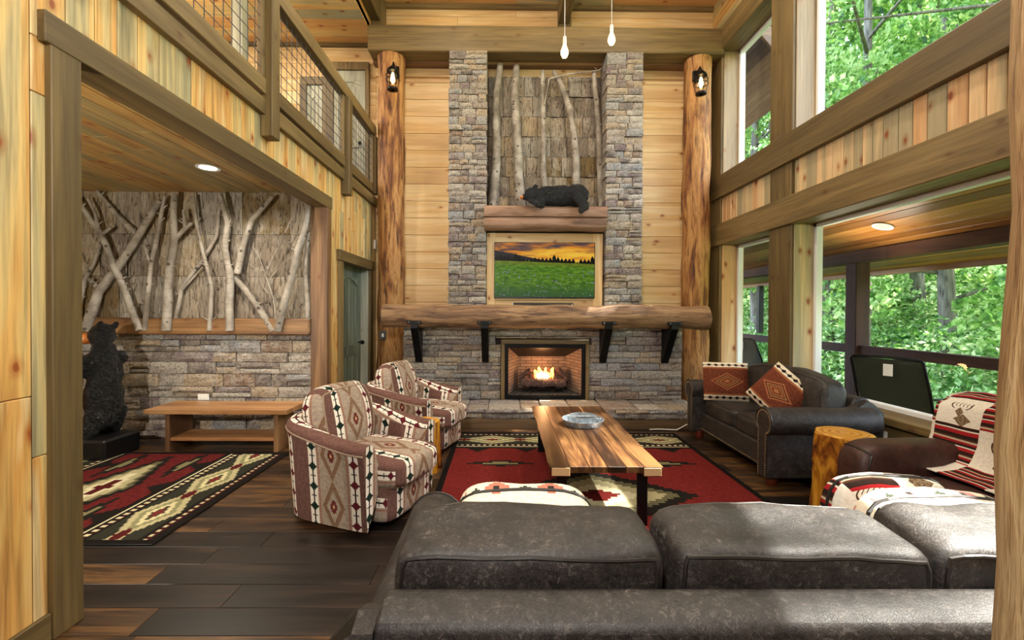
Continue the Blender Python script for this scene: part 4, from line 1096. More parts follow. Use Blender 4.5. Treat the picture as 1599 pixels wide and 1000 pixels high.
# ------------------------------------------------ coffee table and tray
ct = thing('coffee_table', 'long live-edge wooden coffee table on black steel legs', 'table', (.67, 3.765, 0))
hw, hl = .364, .905; xs = [-hw, -.235, -.11, .01, .13, .24, hw]
for k, (a, b) in enumerate(zip(xs, xs[1:])):
    th = .06 if k in (0, 5) else .042; n = 14
    if k in (0, 5):
        sx = -1 if k == 0 else 1; inn, out = (b, a) if k == 0 else (a, b); vs = []
        for j in range(n + 1):
            y = -hl - .01 + (2 * hl + .02) * j / n; o_ = out + sx * mn.noise(Vector((j * .5, k, 3))) * .015
            for (x, z) in ((inn, .45), (o_, .45), (o_ - sx * .02, .45 - th), (inn, .45 - th)): vs.append((x, y, z))
        fs = [(j * 4 + q, j * 4 + (q + 1) % 4, (j + 1) * 4 + (q + 1) % 4, (j + 1) * 4 + q) for j in range(n) for q in range(4)]
        G().add(vs, fs).ob('top_board', M['tabletop'], ct, fix=True)
        for e_ in (-1, 1):
            y = e_ * (hl + .0105); xo = out - sx * .012
            G().box(min(inn, xo), max(inn, xo), y - .003, y + .003, .45 - th + .004, .446, .002).ob('end_grain', M['endgrain'], ct)
    else: box('top_board', M['tabletop'], a + .001, b - .001, -hl, hl, .45 - th, .45, ct, .003)
for sx in (-1, 1):
    for sy in (-1, 1): box('leg', M['black'], sx * .27 - .035, sx * .27 + .035, sy * .78 - .008, sy * .78 + .008, .012, .40, ct, .002)
for sy in (-1, 1): box('crossbar', M['black'], -.305, .305, sy * .78 - .03, sy * .78 + .03, .398, .408, ct, .002)
tr = thing('galvanised_tray', 'round galvanised metal tray on the coffee table', 'tray', (.71, 3.93, .451))
G().lathe([(.155, 0), (.162, .0), (.182, .045), (.185, .052), (.178, .052), (.158, .006), (.001, .004)], 0, 0, 40).ob('pan', M['zinc'], tr, 50)
G().lathe([(.118, .02), (.122, .078), (.114, .078), (.110, .02)], 0, 0, 36).ob('inner_ring', M['zinc'], tr, 50)
for a in (0.2, 0.2 + pi * 2 / 3, .2 + pi * 4 / 3): G().box(.11, .175, -.004, .004, .006, .045, .001, M=Matrix.Rotation(a, 4, 'Z')).ob('divider', M['zinc'], tr)
G().box(-.115, .115, -.018, .018, .07, .075, .001).ob('handle', M['zinc'], tr); G().lathe([(.0, .012), (.1, .012), (.1, .03), (.0, .03)], 0, 0, 24).ob('centre_dish', M['blackpl'], tr, 40)

# ------------------------------------------------ leather seating
def foot(parent, x, y, h=.09): G().lathe([(.035, 0), (.045, .02), (.05, h), (.001, h)], 0, 0, 14).ob('foot', M['redfoot'], parent, 40, loc=(x, y, 0))
def arm_profile(sg, top, z0=.085, r=.115, panel=.07):
    cz = top - r; pr = [(-panel, z0), (-panel, cz - .07)]
    for k in range(15):
        a = radians(215) - radians(255) * k / 14; pr.append((.025 + r * cos(a), cz + r * sin(a)))
    pr += [(panel + .005, cz - .1), (panel, z0)]
    return [(sg * x, z) for x, z in pr]
def rolled_sofa(name, label, loc, rz, inner, D, n, top=.67, backh=.79, nails=True, cw=None, bh=.46, thick=.23, lean=.1, peak=None, bz=.43, ai=0.0):
    s = thing(name, label, 'sofa', loc, rz); hw = inner / 2
    box('base', M['leather'], -hw, hw, .08, D - .1, .09, .30, s, .02)
    for sg in (-1, 1):
        pr = arm_profile(sg, top); ax = sg * (hw + .07 - ai)
        ar = G().prism([(x, z) for x, z in pr], 'y', .05, D).ob('arm', M['leather'], s, 35, loc=(ax, 0, 0), fix=True)
        bv = ar.modifiers.new('b', 'BEVEL'); bv.width = .012; bv.segments = 2; bv.limit_method = 'ANGLE'; bv.angle_limit = radians(50)
        G().tube([(x * 1.0, D - .002, z) for x, z in pr[1:-1]], .006, 6).ob('welt', M['piping'], ar)
        if nails:
            g = G()
            P = [Vector((x, 0, z)) for x, z in pr]
            for a, b in zip(P, P[1:]):
                m = int((b - a).length / .021) + 1
                for k in range(m):
                    q = a.lerp(b, k / m); c_ = Vector((.02 * sg, 0, min(q.z, top - .12))); d_ = (c_ - q); d_.normalize()
                    q = q + d_ * .022; g.ell((q.x, D + .001, q.z), (.0075, .004, .0075), 6)
            g.ob('nailhead_trim', M['brass'], ar, True, kind='stuff')
    pr = [(0, .09), (-.012, backh - .09), (0, backh - .02), (.03, backh), (.11, backh), (.145, backh - .03), (.19, .5), (.2, .09)]
    bf = G().prism(pr, 'x', -hw - .0, hw + .0).ob('back_frame', M['leather'], s, 40, fix=True)
    bv = bf.modifiers.new('b', 'BEVEL'); bv.width = .012; bv.segments = 2; bv.limit_method = 'ANGLE'; bv.angle_limit = radians(40)
    for sg in (-1, 1):
        pw = [(.0, .09), (-.012, backh - .09), (0, backh - .03), (.05, backh - .01), (.12, backh - .04), (.3, top - .05), (.3, .09)]
        vs = [(sg * hw, a, b) for a, b in pw] + [(sg * (hw + .03 + (.11 if b < backh - .05 else .02)), a + .01, b - .008) for a, b in pw]
        m = len(pw); G().add(vs, [(k, (k + 1) % m, m + (k + 1) % m, m + k) for k in range(m)] + [tuple(range(m)), tuple(range(m, 2 * m))]).ob('back_wing', M['leather'], s, 30, fix=True)
    G().tube([(-hw, -.017, backh - .085), (0, -.017, backh - .083), (hw, -.017, backh - .085)], .005, 6).ob('back_seam', M['piping'], bf)
    if nails:
        g = G(); x = -hw
        while x < hw: g.ell((x, D - .098, .12), (.0075, .004, .0075), 6); x += .024
        g.ob('nailhead_trim', M['brass'], s, True, kind='stuff')
    box('front_rail', M['leather'], -hw, hw, D - .12, D - .098, .1, .3, s, .01)
    cwid = (inner - 2 * ai) / n; sw_ = hw - ai
    for k in range(n):
        x = -sw_ + cwid * (k + .5)
        g = G(); Mx = TR(x, .56, .285); f = cushion(g, cwid - .012, D - .22 - .28 + .1, .18, 8, 12, .10, .004, k + 1, Mx)
        c_ = g.ob('seat_cushion', M['leather'], s, True); g2 = G(); piping(g2, f, 2, 1, .005, M=Mx); piping(g2, f, 2, -1, .005, M=Mx); g2.ob('piping', M['piping'], c_)
        ww = (cw[k] if cw else cwid - .01)
        xx = x if not cw else -hw + sum(cw[:k]) + cw[k] / 2
        g = G(); Mx = TR(xx, .11 + thick + .06, bz + bh / 2, rx=radians(90) + lean); f = cushion(g, ww - .012, bh, thick, 10 if not peak else 5.5, 16, .10 if not peak else .16, .014, k * 3 + 2, Mx)
        if peak:
            g.v = [(a, b, c2 + (peak * max(0, (c2 - bz) / bh) * (1 - min(1, abs(a) / hw)))) for a, b, c2 in g.v]
        c_ = g.ob('back_cushion', M['leather'], s, True)
        if not peak:
            g2 = G(); piping(g2, f, 2, 1, .0055, M=Mx); piping(g2, f, 2, -1, .0055, M=Mx); g2.ob('piping', M['piping'], c_)
        else:
            g2 = G(); piping(g2, f, 2, -1, .0055, M=Mx); g2.v = [(a, b, c2 + (peak * max(0, (c2 - bz) / bh) * (1 - min(1, abs(a) / hw)))) for a, b, c2 in g2.v]; g2.ob('piping', M['piping'], c_)
    for sx in (-1, 1):
        for y in (.12, D - .1): foot(s, sx * (hw + .04), y)
    return s
rolled_sofa('leather_sofa', 'long charcoal leather sofa in the foreground seen from behind', (.755, .955, 0), 0, 2.06, .98, 3, top=.66, backh=.785, cw=[.70, .67, .67], bh=.49, thick=.245, lean=.15, nails=False, ai=.09, bz=.40)
rolled_sofa('leather_loveseat', 'charcoal leather loveseat with nailhead arms under the right windows', (3.12, 4.42, 0), radians(90), 1.30, .96, 2, top=.66, backh=.72, peak=.07, bh=.46, bz=.41)
# brown leather armchair
ac = thing('leather_armchair', 'dark brown leather armchair at the right behind the sofa', 'armchair', (3.14, 2.33, 0), radians(90))
box('base', M['leather_brown'], -.32, .32, .1, .92, .05, .34, ac, .03)
for sg in (-1, 1):
    g = G(); f = cushion(g, .25, .84, .60, 6, 12, .05, .006, sg + 5, TR(sg * .42, .58, .045)); g.ob('arm', M['leather_brown'], ac, True)
    g2 = G(); piping(g2, f, 1, 1, .006, M=TR(sg * .42, .58, .045)); g2.ob('welt', M['piping'], ac)
g = G(); cushion(g, .60, .62, .20, 6, 10, .12, .006, 9, TR(0, .66, .30)); g.ob('seat_cushion', M['leather_brown'], ac, True)
g = G(); cushion(g, 1.0, .66, .27, 5, 12, .10, .01, 11, TR(0, .32, .55, rx=radians(90) + .12)); g.ob('back_cushion', M['leather_brown'], ac, True)
box('back_frame', M['leather_brown'], -.5, .5, .03, .17, .06, .6, ac, .03)
for sx in (-1, 1):
    for y in (.15, .88): foot(ac, sx * .42, y, .06)
pth = [(.62, .53), (.50, .535), (.42, .56), (.385, .66), (.375, .78), (.35, .87), (.29, .925), (.19, .945), (.09, .93), (.035, .87), (.03, .7), (.03, .55)]
def bl(u, v):
    k = v * (len(pth) - 1); i = min(int(k), len(pth) - 2); t_ = k - i
    y = pth[i][0] * (1 - t_) + pth[i + 1][0] * t_; z = pth[i][1] * (1 - t_) + pth[i + 1][1] * t_
    x = -.42 + .93 * u; w_ = mn.noise(Vector((x * 5, v * 4, 2))) * .014
    return (x, y + w_ + (.008 if v < .5 else -.012), z + abs(w_) + (.0 if i < 2 else .012) - (.05 * max(0, abs(x) - .4) ** .7 if 4 < i < 9 else 0))
th = G().grid(bl, 30, 36, lambda u, v: (u * .93 + .13, v * 1.45 + .02)).ob('throw_blanket', M['deer'], None, True, loc=(3.14, 2.33, 0)); th.rotation_euler = (0, 0, radians(90))
sm = th.modifiers.new('s', 'SOLIDIFY'); sm.thickness = .008; sm.offset = 1
tag(th, 'red and cream wildlife patchwork throw over the brown armchair back', 'blanket')

# pillows
def pillow(name, label, mat, w_, h_, t_, Mx, group=None):
    n = 14
    def side(s_):
        def fn(u, v):
            x, y = 2 * u - 1, 2 * v - 1; k = ((1 - abs(x) ** 3.2) * (1 - abs(y) ** 3.2)) ** .55
            sx = 1 - .06 * (1 - y * y); sy = 1 - .06 * (1 - x * x)
            q = Vector((x * w_ / 2 * sy, s_ * (t_ / 2 * k + .002), y * h_ / 2 * sx)); return q + mn.noise_vector(q * 9) * .008 * k
        return fn
    loc = Mx.to_translation(); g = G()
    g.grid(side(-1), n, n, lambda u, v: ((u - .5) * w_, (v - .5) * h_)); g.grid(side(1), n, n, lambda u, v: ((u - .5) * w_, (v - .5) * h_))
    o = g.ob(name, mat, None, True, fix=True); o.matrix_world = Mx
    return tag(o, label, 'pillow', group)
pillow('throw_pillow', 'rust and cream southwestern pillow upright at the loveseat far arm', M['rust'], .46, .42, .15, TR(2.47, 4.93, .675, rx=-.22, rz=radians(-14)))
pillow('throw_pillow', 'rust southwestern pillow tilted on one corner against the loveseat back', M['rust'], .42, .42, .14, TR(2.60, 4.18, .69, rx=-.3, rz=radians(-50)) @ Matrix.Rotation(radians(38), 4, 'Y'))
def lumbar(name, label, mat, loc, w_, h_, t_, rz=0, lean=.1, seed=1, seam=True):
    o = thing(name, label, 'pillow', loc, rz)
    g = G(); Mx = TR(0, t_ / 2, h_ / 2, rx=radians(90) + lean); f = cushion(g, w_, h_, t_, 5.0, 12, .10, .014, seed, Mx); g.ob('cover', mat, o, True)
    g2 = G(); pts = []
    for k in range(48):
        a = 2 * pi * k / 48; c_, s_ = cos(a), sin(a); m = max(abs(c_), abs(s_)); pts.append(Mx @ Vector(f((c_ / m, s_ / m, .0))))
    g2.tube(pts, .007, 6, closed=True); g2.ob('welt', M['piping'], o); return o
lumbar('throw_pillow', 'pink and cream patterned pillow at the left end of the foreground sofa', M['pinkcream'], (.075, 1.46, .46), .44, .415, .20, seed=3)
lumbar('throw_pillow', 'cream and rose patterned pillow at the right end of the foreground sofa', M['creamrose'], (1.42, 1.44, .46), .50, .41, .20, seed=5)
lumbar('throw_pillow', 'grey wildlife print pillow behind the cream and rose one', M['deer'], (1.45, 1.68, .46), .44, .38, .12, seed=8)

# ------------------------------------------------ barrel swivel chairs
def swivel(label, loc, rz):
    s = thing('swivel_chair', label, 'armchair', loc, rz, group='southwestern barrel chairs')
    a, yf, yb = .42, .36, -.10; path = []; n1, n2 = 10, 26
    for k in range(n1): path.append(Vector((a, yf + (yb - yf) * k / n1, 0)))
    for k in range(n2 + 1):
        t_ = pi * k / n2; c_, s_ = cos(t_), sin(t_); path.append(Vector((a * (abs(c_) ** .85) * (1 if c_ > 0 else -1), yb - .36 * abs(s_) ** .85, 0)))
    for k in range(1, n1 + 1): path.append(Vector((-a, yb + (yf - yb) * k / n1, 0)))
    N = len(path) - 1; lens = [0]
    for p, q in zip(path, path[1:]): lens.append(lens[-1] + (q - p).length)
    nrm = []
    for i in range(N + 1):
        t_ = (path[min(i + 1, N)] - path[max(i - 1, 0)]).normalized(); nrm.append(Vector((-t_.y, t_.x, 0)))
        if nrm[-1].dot(path[i] - Vector((0, .0, 0))) < 0: nrm[-1] *= -1
    def hgt(i):
        y = path[i].y; k = min(1, max(0, (yf - y) / (yf - yb + .36))); return .585 + .11 * k * k * (3 - 2 * k)
    TH = .15
    def section(h, i):
        fr = min(1, min(i, N - i) / 3); b = .012 * (1 - fr)
        sl = .03
        pr = [(-.02, .035), (-.012, .12), (0, .3), (sl * .6, h - .12), (sl, h - .055)]
        for k in range(1, 9): ang = pi * k / 9; pr.append((sl - TH / 2 + (TH / 2) * cos(ang) + .01 * sin(ang), h - .055 + .055 * sin(ang)))
        pr += [(sl - TH, h - .06), (-TH, .45), (-TH, .25)]
        return [(x - (b if x > -TH / 2 else -b), z) for x, z in pr]
    vs = []; S_ = None
    for i in range(N + 1):
        pr = section(hgt(i), i)
        for x, z in pr:
            q = path[i] + nrm[i] * x; vs.append((q.x, q.y + (0 if 0 < i < N else -.006), z))
        S_ = len(pr)
    def sl_(i):
        pr = section(hgt(i), i); L = [pr[0][1]]
        for p, q in zip(pr, pr[1:]): L.append(L[-1] + sqrt((p[0] - q[0]) ** 2 + (p[1] - q[1]) ** 2))
        return L
    Ls = [sl_(i) for i in range(N + 1)]
    # outer shell (sections 0..4), padded rim (4..13) and inner face as separate upholstery pieces
    def strip(name, j0, j1, off, smooth=True, du=0, swap=False):
        g = G(); fs = []; uvs = []; m = j1 - j0 + 1
        vv = [vs[i * S_ + j] for i in range(N + 1) for j in range(j0, j1 + 1)]
        for i in range(N):
            for j in range(j1 - j0):
                fs.append((i * m + j, (i + 1) * m + j, (i + 1) * m + j + 1, i * m + j + 1))
                q = [(lens[i] + du, Ls[i][j0 + j]), (lens[i + 1] + du, Ls[i + 1][j0 + j]), (lens[i + 1] + du, Ls[i + 1][j0 + j + 1]), (lens[i] + du, Ls[i][j0 + j + 1])]
                if swap: q = [(b + off, a) for a, b in q]
                uvs.append(q)
        g.add(vv, fs, uvs); return g.ob(name, M['chenille'], s, smooth)
    strip('outer_shell', 0, 4, 0, du=.11); strip('arm_rim', 4, 13, -.62 + .08, swap=True); strip('inner_lining', 13, S_ - 1, 0, du=.4)
    for e_ in (0, N):
        base = [vs[e_ * S_ + j] for j in range(S_)]; g = G(); cx = sum(p[0] for p in base) / S_
        g.add(base, [tuple(range(S_))], [[(.525 + (p[0] - cx), p[2] + .03) for p in base]]); g.ob('arm_front', M['chenille'], s, fix=True)
    g = G(); g.tube([vs[i * S_ + 4] for i in range(N + 1)], .006, 6); g.ob('welt', simple_cream, s)
    g = G(); cushion(g, .57, .82, .25, 9, 8, 0, .0, 1, TR(0, .03, .035), uvo=(.365, 1.02)); g.ob('front_panel', M['chenille'], s, True)
    g = G(); Mx = TR(0, .13, .265); f = cushion(g, .585, .78, .20, 5.5, 12, .14, .006, 3, Mx, uvo=(.365, .40)); c_ = g.ob('seat_cushion', M['chenille'], s, True)
    g2 = G(); piping(g2, f, 2, -1, .006, M=Mx); g2.ob('welt', simple_cream, c_)
    g = G(); Mx = TR(0, -.10, .66, rx=radians(90) + .22); f = cushion(g, .60, .52, .22, 3.6, 14, .22, .008, 5, Mx, uvo=(.365, .2)); c_ = g.ob('back_cushion', M['chenille'], s, True)
    g2 = G(); piping(g2, f, 2, 1, .006, M=Mx); piping(g2, f, 2, -1, .006, M=Mx); g2.ob('welt', simple_cream, c_)
    G().lathe([(.28, .001), (.29, .005), (.28, .05), (.001, .05)], 0, 0, 24).ob('swivel_base', M['blackpl'], s, 40)
    return s
simple_cream = simple('cream_welt', '#8d7864', .9)
sw = swivel('southwestern barrel swivel chair nearest the camera on the left', (-1.03, 3.32, 0), radians(-112))
s2 = dup(sw); s2.location = (-.93, 4.78, 0); s2.rotation_euler = (0, 0, radians(-108)); s2['label'] = 'southwestern barrel swivel chair farther back beside the fireplace'

# ------------------------------------------------ stump tables
def stump(label, loc, r, h, seed):
    s = thing('stump_table', label, 'side table', loc); n = 40; m = 10; vs = []
    prof = lambda a: 1 + .16 * mn.noise(Vector((cos(a) * 1.6, sin(a) * 1.6, seed))) + .07 * mn.noise(Vector((cos(a) * 4, sin(a) * 4, seed)))
    for j in range(m + 1):
        z = h * j / m
        for k in range(n):
            a = 2 * pi * k / n; rr_ = r * prof(a) * (1 + .12 * (1 - j / m) ** 2 - (.02 if j == m else 0)) * (1 + .06 * mn.noise(Vector((cos(a) * 3, sin(a) * 3, z * 4 + seed))))
            vs.append((rr_ * cos(a), rr_ * sin(a), z))
    fs = [(j * n + k, j * n + (k + 1) % n, (j + 1) * n + (k + 1) % n, (j + 1) * n + k) for j in range(m) for k in range(n)] + [tuple(range(n))[::-1]]
    G().add(vs, fs).ob('trunk', M['stump'], s, 50)
    top = vs[-n:]; G().add([(x, y, h) for x, y, z in top] + [(x * .97, y * .97, h + .012) for x, y, z in top], [(k, (k + 1) % n, n + (k + 1) % n, n + k) for k in range(n)] + [tuple(range(n, 2 * n))]).ob('polished_top', M['stumptop'], s, 30)
stump('small glossy cedar stump table between the two barrel chairs', (-.70, 4.06, 0), .13, .44, 2)
stump('tall glossy cedar stump table between the loveseat and brown armchair', (2.47, 3.2, 0), .19, .57, 6)

# ------------------------------------------------ bear room: bench, branches, bear
bn = thing('log_bench', 'low live-edge cedar bench with shelf against the stone wall', 'bench', (-2.85, 4.72, 0))
n = 20; vs = []
for j in range(n + 1):
    x = -.72 + 1.42 * j / n; yy = -.24 + mn.noise(Vector((j * .5, 3, 1))) * .018
    for (y, z) in ((yy, .44), (yy + .012, .395), (.22, .395), (.22, .44)): vs.append((x, y, z))
G().add(vs, [(j * 4 + q, j * 4 + (q + 1) % 4, (j + 1) * 4 + (q + 1) % 4, (j + 1) * 4 + q) for j in range(n) for q in range(4)] + [(0, 1, 2, 3), tuple(n * 4 + q for q in (3, 2, 1, 0))]).ob('seat_board', W['bench'], bn, fix=True)
for x in (-.53, .56): box('leg_panel', W['cedar_z'], x - .022, x + .022, -.18, .17, 0, .395, bn)
box('shelf_board', W['bench'], -.508, .538, -.17, .16, .11, .145, bn)
Z5 = lambda pts, Y=4.985: [PX(100 + .4 * x, 280 + .4 * y, Y) for x, y in pts]
BR = [('thin leftmost branch behind the bear leaning right', [[(66, 597), (72, 500), (95, 400), (130, 340), (155, 265)]], .03),
 ('thick branch sweeping up right from behind the bear', [[(95, 597), (115, 540), (150, 450), (215, 360), (290, 250), (385, 95)], [(160, 440), (130, 420), (110, 400)]], .062),
 ('long branch leaning left across the thick one', [[(305, 597), (250, 450), (200, 340), (155, 220), (100, 140), (65, 90)], [(155, 220), (140, 150), (110, 90)], [(165, 225), (200, 200)]], .042),
 ('short branch at the upper left leaning left', [[(300, 230), (210, 140), (145, 60)]], .036),
 ('slim branch left of the middle with a side twig', [[(325, 597), (335, 480), (345, 400), (355, 330), (380, 200), (405, 80)], [(350, 350), (335, 310), (325, 270)]], .034),
 ('thick forked upright branch in the middle of the bark wall', [[(410, 597), (415, 430), (438, 260), (440, 68)], [(440, 250), (485, 200), (480, 130)], [(445, 240), (510, 180)]], .055),
 ('thin S-shaped branch crossing right of the middle', [[(435, 597), (465, 430), (545, 330), (600, 230), (612, 100)], [(470, 440), (545, 350)]], .027),
 ('thin wavy branch leaning left at centre right', [[(575, 597), (580, 420), (560, 330), (530, 200), (510, 75)]], .028),
 ('pale upright branch with a dark knot right of centre', [[(655, 597), (655, 400), (635, 280), (645, 180), (615, 65)]], .048),
 ('branch leaning left whose foot meets the V', [[(825, 597), (760, 500), (680, 400), (640, 330)]], .048),
 ('branch rising right from the middle of its neighbour', [[(682, 375), (715, 240), (740, 170), (820, 75)]], .042),
 ('white branch rising right from the V at the right', [[(838, 597), (880, 440), (915, 290), (945, 190), (955, 115)]], .046),
 ('rightmost slim branch beside the cedar post', [[(955, 597), (945, 400), (955, 210)]], .03),
 ('fine dry twigs between the V and the post', [[(835, 560), (820, 470), (790, 380), (850, 260), (890, 160)], [(790, 380), (760, 300), (740, 270)], [(850, 260), (900, 250), (930, 200)], [(800, 400), (900, 300)], [(820, 470), (780, 430), (730, 340)]], .011)]
for k, (lb, paths, r) in enumerate(BR):
    branch('branch', lb, [Z5(p, 4.985 - (.03 * (k % 3))) for p in paths], r * .88, 'branch', 'branches on the bark wall')
bs = thing('bear_statue', 'black carved wooden bear standing on a dark base hugging a trunk', 'statue', (-3.93, 4.45, 0))
G().box(-.5, .2, -.22, .2, 0, .2, .02, .006).ob('base', M['blackpl'], bs)
g = G(); g.ell((0.0, 0, .56), (.14, .18, .30)); g.ell((.01, 0, .80), (.125, .16, .26)); g.ell((.0, 0, .99), (.105, .12, .15))
g.ell((-.02, 0, 1.18), (.115, .11, .105)); g.ell((-.10, 0, 1.16), (.07, .06, .055)); g.ell((-.015, 0, 1.23), (.09, .09, .07))
for sy in (-1, 1):
    g.ell((.045, sy * .085, 1.285), (.028, .035, .045), 12)
    limb(g, (.02, sy * .15, .95), (-.12, sy * .18, .80), .075, .06); limb(g, (-.12, sy * .2, .80), (-.22, sy * .25, .93), .055, .045)
    limb(g, (.02, sy * .1, .40), (-.04, sy * .13, .26), .1, .085); limb(g, (-.04, sy * .13, .25), (-.16, sy * .13, .245), .06, .05)
remesh(g, 'body', M['bear'], bs, .014, sm=4)
G().ell((-.17, -.02, 1.15), (.078, .075, .055)).ob('muzzle', M['muzzle'], bs, True)
G().tube([(-.27, -.14, .2), (-.26, -.12, .6), (-.27, -.1, 1.0)], [.14, .125, .115], 18, nz=.14, nf=6).ob('carved_trunk', M['carved'], bs, 50)
# cord on the hearth
g = G(); pts = [(FX1 - .05, 5.8, .27), (FX1 - .0, 5.42, .20), (FX1 - .15, 5.40, .10), (2.1, 5.36, .022), (1.9, 5.4, .02), (1.75, 5.38, .02)]
tag(g.tube([Vector(a).lerp(Vector(b), k / 5) for a, b in zip(pts, pts[1:]) for k in range(5)], .006, 6).ob('power_cord', M['whitepl'], None, True), 'pale power cord trailing off the hearth near the loveseat', 'cord')

# ------------------------------------------------ porch outside the right windows
pf = struct(thing('floor_porch', 'porch deck outside the right windows', 'floor'))
planks(pf, W['darkrail'] if 'darkrail' in W else W['stain_y'], 'y', -2, 12, 'x', GX + .1, 5.25, -.1, -.06, .14, .006)
pc = struct(thing('ceiling_porch', 'sloping porch ceiling of varnished pine boards', 'ceiling'))
sl0, sl1 = (GX + .06, 2.78), (5.65, 2.06); nb = 15; ang = atan2(sl1[1] - sl0[1], sl1[0] - sl0[0]); wd_ = sqrt((sl1[0] - sl0[0]) ** 2 + (sl1[1] - sl0[1]) ** 2) / nb
for k in range(nb):
    t_ = (k + .5) / nb; x = sl0[0] + (sl1[0] - sl0[0]) * t_; z = sl0[1] + (sl1[1] - sl0[1]) * t_
    o = G().box(-wd_ / 2 + .003, wd_ / 2 - .003, -7, 7, 0, .02, .004).ob('plank', W['porch_y'], pc, loc=(x, 5.5, z)); o.rotation_euler = (0, -ang, 0)
o = G().box(-1.12, 1.2, -7.1, 7.1, .022, .06, 0).ob('roof_deck', M['mortar'], pc, loc=((sl0[0] + sl1[0]) / 2, 5.5, (sl0[1] + sl1[1]) / 2)); o.rotation_euler = (0, -ang, 0)
box('fascia', W['porch_y'], 5.62, 5.66, -1.5, 12.5, 2.0, 2.12, pc)
for k, y in enumerate((1.6, 6.28, 9.6)):
    tag(box('porch_post', W['darkpost'], 4.9, 5.1, y - .1, y + .1, -.06, 2.14, c=.01), ('near porch post hidden behind the foreground log', 'dark porch post seen through the large lower window', 'far porch post seen through the small lower window')[k], 'post')
tag(box('porch_beam', W['darkrail'], 4.88, 5.12, -1.5, 12.4, 2.14, 2.30, c=.01), 'dark beam under the porch roof', 'beam')
pr_ = thing('porch_railing', 'dark stained porch railing beyond the windows', 'railing', (5.0, 5.0, -.06))
for a, b in ((-6.5, -3.5), (-3.3, 1.18), (1.38, 4.5), (4.7, 7.3)):
    box('top_rail', W['darkrail'], -.05, .06, a, b, .93, 1.05, pr_); box('bottom_rail', W['darkrail'], -.03, .03, a, b, .1, .17, pr_)
cn = thing('recessed_light', 'round light in the porch ceiling outside the large window', 'ceiling light', (4.46, 5.24, 2.462)); cn.rotation_euler = (0, -ang, 0)
G().lathe([(.08, -.003), (.105, -.008), (.105, .0)], 0, 0, 24).ob('trim_ring', M['white'], cn, 40); G().lathe([(.001, -.004), (.085, -.004)], 0, 0, 24).ob('lens', M['whitepl'], cn)
light('AREA', 'porch_fill_light', (4.3, 5.4, 2.0), 12, WARM, (radians(180), 0, 0), shape='DISK', size=.8)  # added upward fill warming the porch ceiling, the round fixture itself is unlit
def porch_chair(label, loc, rz, grp):
    s = thing('sling_chair', label, 'chair', loc, rz, grp)
    def fn(u, v):
        k = v; y = .28 - .5 * k if k < .5 else .03 - .42 * (k - .5); z = .38 + .0 * k if k < .5 else .38 + 1.35 * (k - .5) + 0
        return ((u - .5) * .56, y, z + .02 * sin(pi * u) * -1)
    G().grid(lambda u, v: ((u - .5) * .6, .03 - .30 * v ** 1.2, .38 + .66 * v), 8, 10).ob('sling_back', M['sling'], s, True)
    G().grid(lambda u, v: ((u - .5) * .6, .5 - .47 * v, .40 - .02 * sin(pi * v)), 8, 8).ob('sling_seat', M['sling'], s, True)
    for sx in (-1, 1):
        G().tube([(sx * .31, .5, .4), (sx * .31, .03, .37), (sx * .31, -.02, .45), (sx * .31, -.12, .72), (sx * .30, -.26, 1.03), (sx * .27, -.275, 1.05)], .014, 8).ob('side_frame', M['black'], s, True)
        G().tube([(sx * .31, -.1, .66), (sx * .33, .2, .64), (sx * .33, .4, .62), (sx * .31, .45, .4), (sx * .31, .5, 0)], .013, 8).ob('arm_rest', M['black'], s, True)
        G().tube([(sx * .31, .05, .38), (sx * .31, -.25, 0)], .013, 8).ob('leg', M['black'], s, True)
    G().tube([(-.27, -.275, 1.05), (0, -.28, 1.06), (.27, -.275, 1.05)], .014, 8).ob('top_bar', M['black'], s, True)
    return s
pcg = 'sling chairs on the porch'
c1 = porch_chair('black sling porch chair behind the large window with a white tag', (4.10, 4.62, -.06), radians(-62), pcg)
G().box(-.04, .04, .0, .004, -.06, .06, .001).ob('tag', M['whitepl'], c1, loc=(.03, -.275, .93))
c2 = dup(c1); c2.location = (4.35, 7.75, -.06); c2.rotation_euler = (0, 0, radians(-75)); c2['label'] = 'sling porch chair behind the small far window'
# gable overhang outside the far upper window
gv = struct(thing('ceiling_eave', 'board soffit of the roof overhang outside the far upper window', 'eave'))
for k in range(7):
    x = 3.62 + k * .17; o = box('plank', W['cedar_y'], x, x + .27, 6.95, 9.2, 6.35 - k * .19, 6.37 - k * .19, gv); o.rotation_euler = (0, radians(48), 0)
box('rafter', W['cedar_y'], 3.7, 3.8, 6.9, 9.2, 5.75, 5.95, gv)
o = box('barge_board', W['cedar_x'], -.8, .8, 0, .05, -.1, .1, gv); o.location = (4.1, 6.95, 5.72); o.rotation_euler = (0, radians(48), 0)
o = box('downspout_elbow', M['black'], 5.4, 5.5, 9.4, 9.5, 1.0, 2.0, gv)

